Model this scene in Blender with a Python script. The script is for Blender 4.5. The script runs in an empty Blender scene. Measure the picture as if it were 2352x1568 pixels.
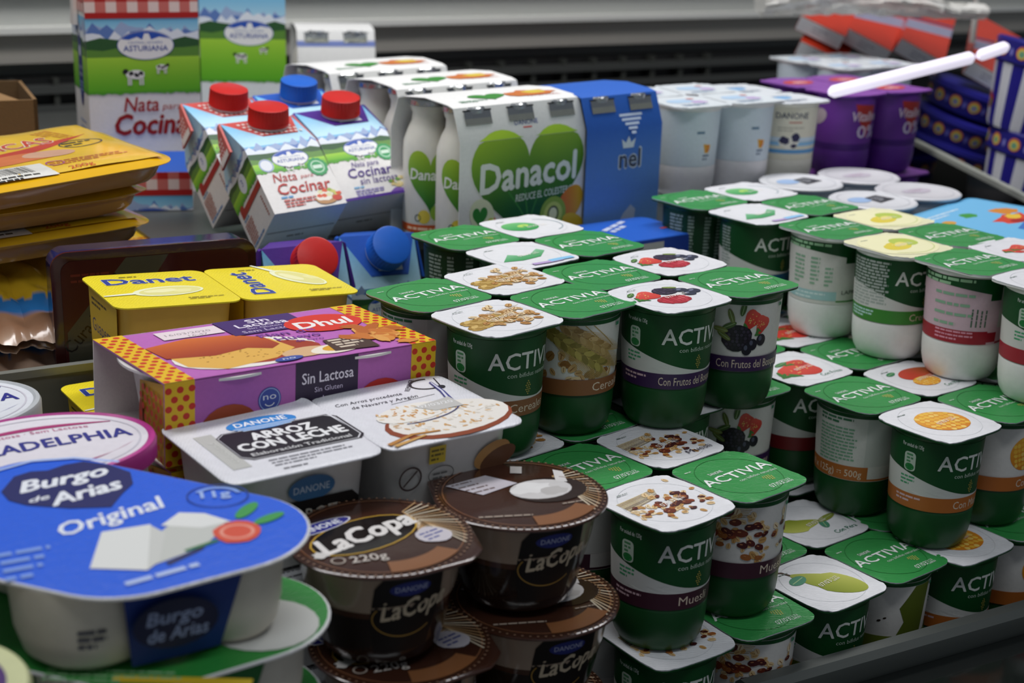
import bpy, bmesh, random
from math import *
from mathutils import Vector, Matrix
from mathutils.geometry import tessellate_polygon

SC = bpy.context.scene
COL = SC.collection
# ------------------------------------------------------------------ camera, light, exposure
FPX = 3407.0
cam = bpy.data.cameras.new('camera')
cam.sensor_fit = 'HORIZONTAL'; cam.sensor_width = 36.0; cam.lens = FPX*36.0/2352
cam.clip_start = 0.02; cam.clip_end = 30
cam.dof.use_dof = True; cam.dof.focus_distance = 0.885; cam.dof.aperture_fstop = 9.0
camo = bpy.data.objects.new('camera', cam); COL.objects.link(camo)
camo.matrix_world = Matrix.Translation((0, 0, .4877)) @ Matrix.Rotation(radians(90-17.413), 4, 'X') @ Matrix.Rotation(radians(1.756), 4, 'Z')
SC.camera = camo
SC.view_settings.view_transform = 'Standard'; SC.view_settings.look = 'None'
SC.view_settings.gamma = 1.0; SC.view_settings.use_curve_mapping = False
SC.view_settings.exposure = 0.0
w = bpy.data.worlds.new('shop'); SC.world = w; w.use_nodes = True
w.node_tree.nodes['Background'].inputs[0].default_value = (.80, .88, 1.0, 1)
w.node_tree.nodes['Background'].inputs[1].default_value = 0.16

CY = radians(30.0)                     # the case is seen at an angle: a runs along its rail, b into its depth
def cf(a, b, z=0.0):
    return Vector((a*cos(CY)-b*sin(CY), a*sin(CY)+b*cos(CY), z))
def area(name, loc, rot, sx, sy, e, colr):
    l = bpy.data.lights.new(name, 'AREA'); l.shape = 'RECTANGLE'; l.size = sx; l.size_y = sy
    l.energy = e; l.color = colr
    o = bpy.data.objects.new(name, l); COL.objects.link(o); o.location = loc; o.rotation_euler = rot
    return o
area('canopy_lamp', cf(.55, 1.15, 1.25), (radians(4), 0, CY), 1.9, .22, 16.0, (1.0, .98, .985))
area('ceiling_lamp', (.2, -.3, 2.6), (radians(-22), 0, .2), 1.6, .5, 22.0, (.93, .97, 1.0))

# ------------------------------------------------------------------ materials: the printed colour lives on the mesh, the finish in the nodes
def srgb(h):
    if isinstance(h, str):
        h = h.lstrip('#'); h = tuple(int(h[i:i+2], 16)/255 for i in (0, 2, 4))
    return tuple(c/12.92 if c <= .04045 else ((c+.055)/1.055)**2.4 for c in h[:3])
MATS = {}
def mat(name):
    if name in MATS: return MATS[name]
    P = dict(plastic=(.38, 0, 0, .12, 220, 0), foil=(.34, 0, 0, .35, 260, 0), paper=(.5, 0, 0, .15, 400, 0), card=(.8, 0, 0, .25, 500, 0),
             film=(.16, 0, .6, .5, 90, 0), silver=(.22, 1, 0, .6, 240, 0), steel=(.42, .45, 0, .12, 60, 0), ink=(.42, 0, 0, 0, 1, 0),
             dark=(.09, .92, 0, .01, 20, 0), milk=(.42, 0, 0, .08, 150, .0), glow=(.5, 0, 0, 0, 1, 0), clear=(.08, 0, 0, 0, 1, 0), bag=(.35, 0, 0, .4, 60, 0))[name]
    m = bpy.data.materials.new(name); m.use_nodes = True
    nt = m.node_tree; N = nt.nodes; L = nt.links; b = N['Principled BSDF']
    at = N.new('ShaderNodeVertexColor'); at.layer_name = 'Col'
    tc = N.new('ShaderNodeTexCoord')
    no = N.new('ShaderNodeTexNoise'); no.inputs['Scale'].default_value = P[4]; no.inputs['Detail'].default_value = 3
    L.new(tc.outputs['Object'], no.inputs['Vector'])
    hs = N.new('ShaderNodeHueSaturation'); L.new(at.outputs['Color'], hs.inputs['Color'])
    mr = N.new('ShaderNodeMapRange'); mr.inputs['To Min'].default_value = .93; mr.inputs['To Max'].default_value = 1.07
    L.new(no.outputs['Fac'], mr.inputs['Value']); L.new(mr.outputs['Result'], hs.inputs['Value'])
    L.new(hs.outputs['Color'], b.inputs['Base Color'])
    b.inputs['Roughness'].default_value = P[0]; b.inputs['Metallic'].default_value = P[1]
    b.inputs['Coat Weight'].default_value = P[2]; b.inputs['Coat Roughness'].default_value = .12
    b.inputs['Specular IOR Level'].default_value = .4
    if P[3] > 0:
        bu = N.new('ShaderNodeBump'); bu.inputs['Strength'].default_value = P[3]; bu.inputs['Distance'].default_value = .0006
        L.new(no.outputs['Fac'], bu.inputs['Height']); L.new(bu.outputs['Normal'], b.inputs['Normal'])
        if name == 'foil':               # pressed ripple of the lidding foil
            wv = N.new('ShaderNodeTexWave'); wv.inputs['Scale'].default_value = 170; wv.inputs['Distortion'].default_value = 6
            wv.inputs['Detail'].default_value = 2; wv.inputs['Detail Scale'].default_value = 1.2
            mp = N.new('ShaderNodeMapping'); mp.inputs['Rotation'].default_value = (0, 0, .6)
            L.new(tc.outputs['Object'], mp.inputs['Vector']); L.new(mp.outputs['Vector'], wv.inputs['Vector'])
            ad = N.new('ShaderNodeMath'); ad.operation = 'ADD'; L.new(no.outputs['Fac'], ad.inputs[0]); L.new(wv.outputs['Fac'], ad.inputs[1])
            L.new(ad.outputs[0], bu.inputs['Height']); bu.inputs['Distance'].default_value = .0003
        if name == 'steel':
            mp = N.new('ShaderNodeMapping'); mp.inputs['Rotation'].default_value = (0, 0, -CY); mp.inputs['Scale'].default_value = (.05, 1, 3)
            L.new(tc.outputs['Object'], mp.inputs['Vector']); L.new(mp.outputs['Vector'], no.inputs['Vector'])
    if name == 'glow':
        L.new(at.outputs['Color'], b.inputs['Emission Color']); b.inputs['Emission Strength'].default_value = .75  # emission used only by the added reflection streak
    if name in ('clear', 'bag'):
        tr = N.new('ShaderNodeBsdfTransparent'); mx = N.new('ShaderNodeMixShader')
        if name == 'clear':
            fr = N.new('ShaderNodeFresnel'); fr.inputs['IOR'].default_value = 1.45
            gl = N.new('ShaderNodeBsdfGlossy'); gl.inputs['Roughness'].default_value = .03
            tr.inputs['Color'].default_value = (.90, .94, .92, 1)
            L.new(fr.outputs[0], mx.inputs[0]); L.new(tr.outputs[0], mx.inputs[1]); L.new(gl.outputs[0], mx.inputs[2])
        else:
            mx.inputs[0].default_value = .72; L.new(tr.outputs[0], mx.inputs[1]); L.new(b.outputs[0], mx.inputs[2])
        L.new(mx.outputs[0], N['Material Output'].inputs['Surface'])
    MATS[name] = m
    return m

# ------------------------------------------------------------------ mesh builder (millimetres) and objects
class G:
    def __init__(s): s.v = []; s.f = []; s.c = []; s.m = []; s.names = []
    def mi(s, n):
        if n not in s.names: s.names.append(n)
        return s.names.index(n)
    def add(s, vs, fs, col, m, M=None):
        o = len(s.v); k = s.mi(m)
        cc = None if callable(col) else srgb(col)
        for p in vs: s.v.append(tuple(M @ Vector(p)) if M else tuple(p))
        for f in fs:
            s.f.append([o+i for i in f]); s.m.append(k)
            s.c.append(cc if cc else [srgb(col(vs[i])) for i in f])
    def box(s, x0, x1, y0, y1, z0, z1, col, m, M=None):
        vs = [(x, y, z) for z in (z0, z1) for x, y in ((x0, y0), (x1, y0), (x1, y1), (x0, y1))]
        s.add(vs, [(3, 2, 1, 0), (4, 5, 6, 7), (0, 1, 5, 4), (1, 2, 6, 5), (2, 3, 7, 6), (3, 0, 4, 7)], col, m, M)
    def loft(s, rings, col, m, cap0=True, cap1=True, M=None, close=True):
        n = len(rings[0]); vs = [p for r in rings for p in r]; fs = []
        for i in range(len(rings)-1):
            for j in range(n if close else n-1):
                k = (j+1) % n
                fs.append((i*n+j, i*n+k, (i+1)*n+k, (i+1)*n+j))
        if cap0: fs.append(tuple(range(n-1, -1, -1)))
        if cap1: fs.append(tuple((len(rings)-1)*n+j for j in range(n)))
        s.add(vs, fs, col, m, M)
    def lathe(s, prof, col, m, n=64, cap0=True, cap1=True, M=None, sx=1, sy=1):
        s.loft([[(r*cos(2*pi*j/n)*sx, r*sin(2*pi*j/n)*sy, z) for j in range(n)] for r, z in prof], col, m, cap0, cap1, M)
    def slab(s, out, prof, col, m, cap0=True, cap1=True, M=None):
        """out: outline points; prof: list of (inset scale, z)"""
        s.loft([[(x*k, y*k, z) for x, y in out] for k, z in prof], col, m, cap0, cap1, M)
    def tube(s, pts, r, col, m, n=10):
        rings = []
        for i, p in enumerate(pts):
            a = Vector(pts[max(0, i-1)]); b = Vector(pts[min(len(pts)-1, i+1)]); d = (b-a).normalized()
            u = d.orthogonal().normalized(); q = d.cross(u); rr = r[i] if isinstance(r, list) else r
            rings.append([tuple(Vector(p)+u*cos(2*pi*j/n)*rr+q*sin(2*pi*j/n)*rr) for j in range(n)])
        s.loft(rings, col, m)
    def mesh(s, name, sharp=38):
        me = bpy.data.meshes.new(name)
        me.from_pydata([(x*.001, y*.001, z*.001) for x, y, z in s.v], [], s.f)
        ca = me.color_attributes.new('Col', 'FLOAT_COLOR', 'CORNER')
        buf = []
        for f, c in zip(s.f, s.c):
            if isinstance(c, list):
                for q in c: buf += [*q, 1.0]
            else: buf += [*c, 1.0]*len(f)
        ca.data.foreach_set('color', buf)
        for n in s.names: me.materials.append(mat(n))
        me.polygons.foreach_set('material_index', s.m)
        me.polygons.foreach_set('use_smooth', [True]*len(s.f))
        me.update(); me.set_sharp_from_angle(angle=radians(sharp))
        return me
def rot(yaw=0, pitch=0, roll=0):
    return Matrix.Rotation(radians(yaw), 4, 'Z') @ Matrix.Rotation(radians(pitch), 4, 'X') @ Matrix.Rotation(radians(roll), 4, 'Y')
def put(name, me, parent=None, M=None):
    if isinstance(me, G): me = me.mesh(name)
    o = bpy.data.objects.new(name, me); COL.objects.link(o)
    if M is not None: o.matrix_local = M
    if parent is not None: o.parent = parent
    return o
def thing(name, label, cat, loc=(0, 0, 0), yaw=0, pitch=0, roll=0, group=None, me=None, s=1.0):
    if isinstance(me, G): me = me.mesh(name)
    o = bpy.data.objects.new(name, me); COL.objects.link(o)
    o.matrix_world = Matrix.Translation(loc) @ rot(yaw, pitch, roll) @ Matrix.Scale(s, 4)
    o['label'] = label; o['category'] = cat
    if group: o['group'] = group
    return o
def struct(name, g, loc=(0, 0, 0), yaw=0):
    o = put(name, g, None, Matrix.Translation(loc) @ rot(yaw)); o['kind'] = 'structure'; return o
def copytree(o, loc, yaw, label, pitch=0, roll=0):
    c = o.copy(); COL.objects.link(c); c.matrix_world = Matrix.Translation(loc) @ rot(yaw, pitch, roll) @ Matrix.Scale(o.scale.x, 4); c['label'] = label
    def rec(src, dst):
        for ch in list(src.children):
            d = ch.copy(); COL.objects.link(d); d.parent = dst; d.matrix_parent_inverse = ch.matrix_parent_inverse.copy(); rec(ch, d)
    rec(o, c)
    return c

# ------------------------------------------------------------------ flat artwork in millimetres, laid onto surfaces
TXT = {}
def textmesh(s, shear, bold):
    k = (s, shear, bold)
    if k in TXT: return TXT[k]
    cu = bpy.data.curves.new('t', 'FONT'); cu.body = s; cu.size = 1; cu.resolution_u = 2; cu.shear = shear; cu.offset = bold
    cu.dimensions = '2D'; cu.fill_mode = 'FRONT'
    o = bpy.data.objects.new('t', cu); COL.objects.link(o)
    dg = bpy.context.evaluated_depsgraph_get(); me = bpy.data.meshes.new_from_object(o.evaluated_get(dg))
    bm = bmesh.new(); bm.from_mesh(me); bmesh.ops.triangulate(bm, faces=bm.faces); bmesh.ops.remove_doubles(bm, verts=bm.verts, dist=1e-4)
    vs = [(v.co.x, v.co.y) for v in bm.verts]; fs = []
    for f in bm.faces:
        i = [v.index for v in f.verts]
        if f.normal.z < 0: i.reverse()
        fs.append(tuple(i))
    bm.free(); bpy.data.meshes.remove(me); bpy.data.objects.remove(o); bpy.data.curves.remove(cu)
    x0 = min((v[0] for v in vs), default=0); x1 = max((v[0] for v in vs), default=1)
    TXT[k] = (vs, fs, x0, x1)
    return TXT[k]
def mixc(a, b, t):
    f = lambda h: [int(h.lstrip('#')[i:i+2], 16)/255 for i in (0, 2, 4)]
    A, B = f(a), f(b); t = max(0, min(1, t))
    return tuple(p+(q-p)*t for p, q in zip(A, B))
class Art:
    def __init__(s, seed=1): s.it = []; s.L = 0; s.r = random.Random(seed); s.clip = 1e9; s.cc = (0, 0); s.win = None
    def up(s): s.L += 1
    def tri(s, vs, fs, c, l=None):
        if s.win:                        # keep only what lies inside the window
            V = []; F = []
            for f in fs:
                P = [vs[i] for i in f]
                for ax, lim, sg in ((0, s.win[0], 1), (1, s.win[1], 1), (0, s.win[2], -1), (1, s.win[3], -1)):
                    Q = []
                    for i in range(len(P)):
                        A, B = P[i-1], P[i]; da, db = (A[ax]-lim)*sg, (B[ax]-lim)*sg
                        if da*db < 0: t = da/(da-db); Q.append((A[0]+(B[0]-A[0])*t, A[1]+(B[1]-A[1])*t))
                        if db >= 0: Q.append(B)
                    P = Q
                    if len(P) < 3: break
                if len(P) > 2:
                    k = len(V); V += P; F += [(k, k+i, k+i+1) for i in range(1, len(P)-1)]
            vs, fs = V, F
            if not fs: return
        s.it.append((vs, fs, c, s.L if l is None else l))
    def poly(s, pts, c, l=None):
        t = tessellate_polygon([[Vector((x, y, 0)) for x, y in pts]])
        out = []
        for f in t:
            (ax, ay), (bx, by), (cx, cy) = (pts[i] for i in f)
            A = (bx-ax)*(cy-ay)-(by-ay)*(cx-ax)
            if abs(A) > 1e-9: out.append(tuple(f) if A > 0 else tuple(reversed(f)))
        s.tri(list(pts), out, c, l)
    def rect(s, x0, y0, x1, y1, c, l=None): s.tri([(x0, y0), (x1, y0), (x1, y1), (x0, y1)], [(0, 1, 2), (0, 2, 3)], c, l)
    def ell(s, cx, cy, rx, ry, c, rot=0, n=22, l=None):
        ca, sa = cos(rot), sin(rot)
        P = [(cx+rx*cos(t)*ca-ry*sin(t)*sa, cy+rx*cos(t)*sa+ry*sin(t)*ca) for t in (2*pi*i/n for i in range(n))]
        s.tri([(cx, cy)]+P, [(0, i+1, (i+1) % n+1) for i in range(n)], c, l)
    def ring(s, cx, cy, rx, ry, w, c, a0=0, a1=2*pi, n=48, rot=0, l=None):
        vs = []; fs = []; ca, sa = cos(rot), sin(rot)
        for i in range(n+1):
            t = a0+(a1-a0)*i/n
            for k in (0, 1):
                x, y = (rx-w*k)*cos(t), (ry-w*k)*sin(t); vs.append((cx+x*ca-y*sa, cy+x*sa+y*ca))
        for i in range(n): fs += [(2*i, 2*i+2, 2*i+3), (2*i, 2*i+3, 2*i+1)]
        s.tri(vs, fs, c, l)
    def blob(s, cx, cy, rx, ry, c, jag=.18, n=14, rot=0, l=None):
        if max(abs(cx-s.cc[0]), abs(cy-s.cc[1]))+max(rx, ry) > s.clip: return
        ca, sa = cos(rot), sin(rot); P = []
        for i in range(n):
            k = 1+s.r.uniform(-jag, jag); t = 2*pi*i/n; x, y = rx*k*cos(t), ry*k*sin(t)
            P.append((cx+x*ca-y*sa, cy+x*sa+y*ca))
        s.tri([(cx, cy)]+P, [(0, i+1, (i+1) % n+1) for i in range(n)], c, l)
    def stroke(s, pts, w, c, taper=0, l=None):
        vs = []; fs = []; n = len(pts)
        for i, p in enumerate(pts):
            a = pts[max(0, i-1)]; b = pts[min(n-1, i+1)]; d = hypot(b[0]-a[0], b[1]-a[1]) or 1
            k = w/2*(1-taper*i/(n-1)); nx, ny = -(b[1]-a[1])/d*k, (b[0]-a[0])/d*k
            vs += [(p[0]+nx, p[1]+ny), (p[0]-nx, p[1]-ny)]
        for i in range(n-1): fs += [(2*i, 2*i+1, 2*i+3), (2*i, 2*i+3, 2*i+2)]
        s.tri(vs, fs, c, l)
    def text(s, t, x, y, h, c, W=None, al='l', rot=0, shear=0, bold=0, arc=0, l=None):
        vs, fs, x0, x1 = textmesh(t, shear, 0)
        k = h/.72; kx = W/(x1-x0) if W else k
        ca, sa = cos(rot), sin(rot); out = []
        wd = (x1-x0)*kx; o = {'l': 0, 'c': -wd/2, 'r': -wd}[al]
        for px, py in vs:
            u = (px-x0)*kx+o; v = py*k
            if arc: v -= arc*((u-o)/wd-.5)**2*4-arc
            out.append((x+u*ca-v*sa, y+u*sa+v*ca))
        s.tri(out, fs, c, l)
        if bold > 0:                     # heavier weight: the same letters again, nudged each way
            d = min(bold, .04)*h*1.5
            for k, (dx, dy) in enumerate(((d, 0), (-d, 0), (0, d), (0, -d))): s.tri([(p+dx, q+dy) for p, q in out], fs, c, (s.L if l is None else l)+.15*(k+1))
    def rows(s, x, y, w, n, dy, c, h=None, rot=0, fill=.9, l=None):
        """small print too fine to read: rows of dashes"""
        h = h or dy*.5; ca, sa = cos(rot), sin(rot); vs = []; fs = []
        for i in range(n):
            u = 0; end = w*(1 if i < n-1 else .6)*s.r.uniform(fill, 1)
            while u < end:
                d = min(s.r.uniform(1.2, 4.5)*h, end-u)
                q = [(u, -i*dy), (u+d, -i*dy), (u+d, -i*dy+h), (u, -i*dy+h)]
                k = len(vs); vs += [(x+a*ca-b*sa, y+a*sa+b*ca) for a, b in q]; fs += [(k, k+1, k+2), (k, k+2, k+3)]
                u += d+h*.5
        s.tri(vs, fs, c, l)
    def place(s, g, fn, m='ink', L=0, base=.16, step=.03):
        for idx, (vs, fs, c, lay) in enumerate(s.it):
            vs = list(vs); fs = list(fs)
            LL = L if L else (6 if callable(c) else 0)
            if LL:
                for _ in range(9):
                    mid = {}; nf = []; ch = False
                    def lng(a, b): return hypot(vs[a][0]-vs[b][0], vs[a][1]-vs[b][1]) > LL
                    def mp(a, b):
                        k = (min(a, b), max(a, b))
                        if k not in mid: vs.append(((vs[a][0]+vs[b][0])/2, (vs[a][1]+vs[b][1])/2)); mid[k] = len(vs)-1
                        return mid[k]
                    for a, b, d in fs:
                        e = [lng(a, b), lng(b, d), lng(d, a)]; n = sum(e)
                        if n == 0: nf.append((a, b, d)); continue
                        ch = True
                        if n == 3:
                            x, y, z = mp(a, b), mp(b, d), mp(d, a); nf += [(a, x, z), (x, b, y), (z, y, d), (x, y, z)]
                        else:
                            while not e[0] or (n == 2 and e[2]): a, b, d = b, d, a; e = [lng(a, b), lng(b, d), lng(d, a)]
                            x = mp(a, b)
                            if n == 1: nf += [(a, x, d), (x, b, d)]
                            else:
                                y = mp(b, d); nf += [(x, b, y), (a, x, y), (a, y, d)]
                    fs = nf
                    if not ch: break
            off = base+step*lay+.0009*idx
            P = [tuple(fn(u, v, off)) for u, v in vs]
            if callable(c):
                o = len(g.v); k = g.mi(m); g.v += P
                for f in fs: g.f.append([o+i for i in f]); g.m.append(k); g.c.append([srgb(c(*vs[i])) for i in f])
            else: g.add(P, fs, c, m)
def flat(o, ux, uy):
    o, ux, uy = Vector(o), Vector(ux).normalized(), Vector(uy).normalized(); n = ux.cross(uy)
    return lambda u, v, off: o+ux*u+uy*v+n*off
def cyl(R, phi0, sx=1, sy=1):
    """R: function of height"""
    R0 = R(50)
    def f(u, v, off):
        t = phi0+u/R0; r = R(v)+off
        return (r*cos(t)*sx, r*sin(t)*sy, v)
    return f
def sell(h, n=5.9, N=72, hy=None):
    P = []
    for i in range(N):
        t = 2*pi*i/N; c, q = cos(t), sin(t)
        P.append((copysign(abs(c)**(2/n), c)*h, copysign(abs(q)**(2/n), q)*(hy or h)))
    return P
def rrect(w, d, r, k=7):
    P = []
    for cx, cy, a in ((w/2-r, -d/2+r, -90), (w/2-r, d/2-r, 0), (-w/2+r, d/2-r, 90), (-w/2+r, -d/2+r, 180)):
        for i in range(k+1):
            t = radians(a+90*i/k); P.append((cx+r*cos(t), cy+r*sin(t)))
    return P
# ------------------------------------------------------------------ picture motifs
def flakes(a, cx, cy, w, h, n, cols, r0=1.6, r1=3.0, line='#8a5a28'):
    for i in range(n):
        x, y = cx+a.r.gauss(0, w/2.4), cy+a.r.gauss(0, h/2.4); q = a.r.uniform(r0, r1)
        if max(abs(x-a.cc[0]), abs(y-a.cc[1]))+q > a.clip: continue
        t = a.r.uniform(0, 3.1); l = a.L+1+i % 4
        a.blob(x, y, q, q*.68, a.r.choice(cols), .14, 10, t, l=l)
        if line: a.stroke([(x-q*.6*cos(t), y-q*.6*sin(t)), (x+q*.6*cos(t), y+q*.6*sin(t))], q*.16, line, l=l+4)
    a.L += 8
def wheat(a, x0, y0, x1, y1, n=11, s=1.0, cols=('#b9964e', '#a37f36', '#d0b068'), awn='#c9a766'):
    d = atan2(y1-y0, x1-x0); Ln = hypot(x1-x0, y1-y0)
    for i in range(n):
        t = i/(n-1); x, y = x0+(x1-x0)*t, y0+(y1-y0)*t
        for sd in (-1, 1):
            e = d+sd*.32; a.stroke([(x, y), (x+cos(e)*Ln*.55*s, y+sin(e)*Ln*.55*s)], .5*s, awn, .8)
    a.up()
    for i in range(n):
        t = i/(n-1); x, y = x0+(x1-x0)*t, y0+(y1-y0)*t
        for sd in (-1, 1):
            e = d+sd*.5; a.ell(x+cos(e+sd*.8)*1.5*s, y+sin(e+sd*.8)*1.5*s, 2.3*s, 1.15*s, cols[(i+(sd > 0)) % 3], e, 9, l=a.L+i % 2)
    a.L += 2
def drupe(a, cx, cy, rx, ry, base, hi, d=1.5):
    a.blob(cx, cy, rx, ry, base, .06, 18); a.up(); y = -ry
    while y < ry:
        x = -rx+(d*.5 if int(y/d) % 2 else 0)
        while x < rx:
            if (x/rx)**2+(y/ry)**2 < .9: a.ell(cx+x, cy+y, d*.42, d*.42, a.r.choice(hi), 0, 8)
            x += d
        y += d*.85
    a.up()
def strawb(a, cx, cy, s, rt=0, col='#c9362c', c2='#e2574a'):
    P = []
    for i in range(20):
        t = 2*pi*i/20; r = 1-.16*cos(3*t+.4); x, y = r*cos(t)*s*1.15, r*sin(t)*s*.85
        P.append((cx+x*cos(rt)-y*sin(rt), cy+x*sin(rt)+y*cos(rt)))
    a.poly(P, lambda x, y: mixc(col, c2, (y-cy)/s*.5+.5)); a.up()
    for i in range(14):
        q = a.r.uniform(0, 6.28); k = a.r.uniform(.1, .8)*s; a.ell(cx+k*cos(q), cy+k*sin(q)*.75, .05*s+.12, .04*s+.1, '#e9c36b', 0, 6)
    for k in range(5):
        q = rt+pi+(k-2)*.55; x, y = cx-s*1.0*cos(rt), cy-s*1.0*sin(rt)
        a.ell(x+cos(q+pi*.0)*s*.2+s*.35*sin(q), y-s*.1+s*.35*cos(q+.6), s*.38, s*.11, '#3f7a33', q, 8)
    a.up()
def leaf(a, cx, cy, l, w, rt, c): a.ell(cx, cy, l, w, c, rt, 14); a.up(); a.stroke([(cx-l*.8*cos(rt), cy-l*.8*sin(rt)), (cx+l*.8*cos(rt), cy+l*.8*sin(rt))], w*.12+.1, '#a9c48d'); a.up()
def pear(a, cx, cy, s, rt, whole=True):
    P = []
    for i in range(28):
        t = 2*pi*i/28; x = cos(t)*1.45; w = .78-.33*max(-1, min(1, -x/1.45))*1.0 if x < .2 else .80; y = sin(t)*(w if x > -.2 else w*.82)
        P.append((cx+s*(x*cos(rt)-y*sin(rt)), cy+s*(x*sin(rt)+y*cos(rt))))
    def col(x, y):
        dx, dy = x-cx, y-cy; v = (-dx*sin(rt)+dy*cos(rt))/s; return mixc('#7c8a1e', '#c9cc6a', v*.55+.5)
    a.poly(P, col); a.up()
    ex, ey = cx-1.42*s*cos(rt), cy-1.42*s*sin(rt)
    a.stroke([(ex, ey), (ex-.35*s*cos(rt-.3), ey-.35*s*sin(rt-.3)), (ex-.6*s*cos(rt), ey-.6*s*sin(rt))], .12*s, '#4a3322')
    a.up(); leaf(a, ex-.1*s, ey-.45*s, .48*s, .27*s, rt+1.2, '#4f8d6f')
def mangoh(a, cx, cy, rx, ry, rt=0):
    a.ell(cx, cy, rx, ry, lambda x, y: mixc('#d9821c', '#e9a93a', (y-cy)/ry*.5+.5), rt, 30); a.up(); cr, sr = cos(rt), sin(rt)
    for i in range(-4, 5):
        for k in range(-3, 4):
            x, y = i*rx*.23, k*ry*.28
            if (x/rx)**2+(y/ry)**2 < .8: a.blob(cx+x*cr-y*sr, cy+x*sr+y*cr, rx*.11, ry*.12, a.r.choice(['#f2c24a', '#efb53c', '#f5cf6a']), .2, 8, rt+.4)
    a.up()
def nuts(a, cx, cy, w, h, n):
    flakes(a, cx, cy, w, h, n, ['#e4c89a', '#d9b47c', '#efdcb8', '#c99a5c'], 1.6, 3.0, '#a87a44')
    for i in range(n//2):
        x, y = cx+a.r.gauss(0, w/2.6), cy+a.r.gauss(0, h/3.2)
        if max(abs(x-a.cc[0]), abs(y-a.cc[1]))+3 > a.clip: continue
        q = a.r.uniform(1.6, 3.2); t = a.r.uniform(-.6, .6)
        a.blob(x, y, q*1.2, q*.75, a.r.choice(['#5a2320', '#4a1a1c', '#8a3f22', '#6b2c1c', '#a4602c']), .12, 12, t, l=a.L+i % 3)
        a.ell(x-q*.3, y+q*.25, q*.35, q*.14, '#b5764c', t, 8, l=a.L+3+i % 3)
    a.L += 6
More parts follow.
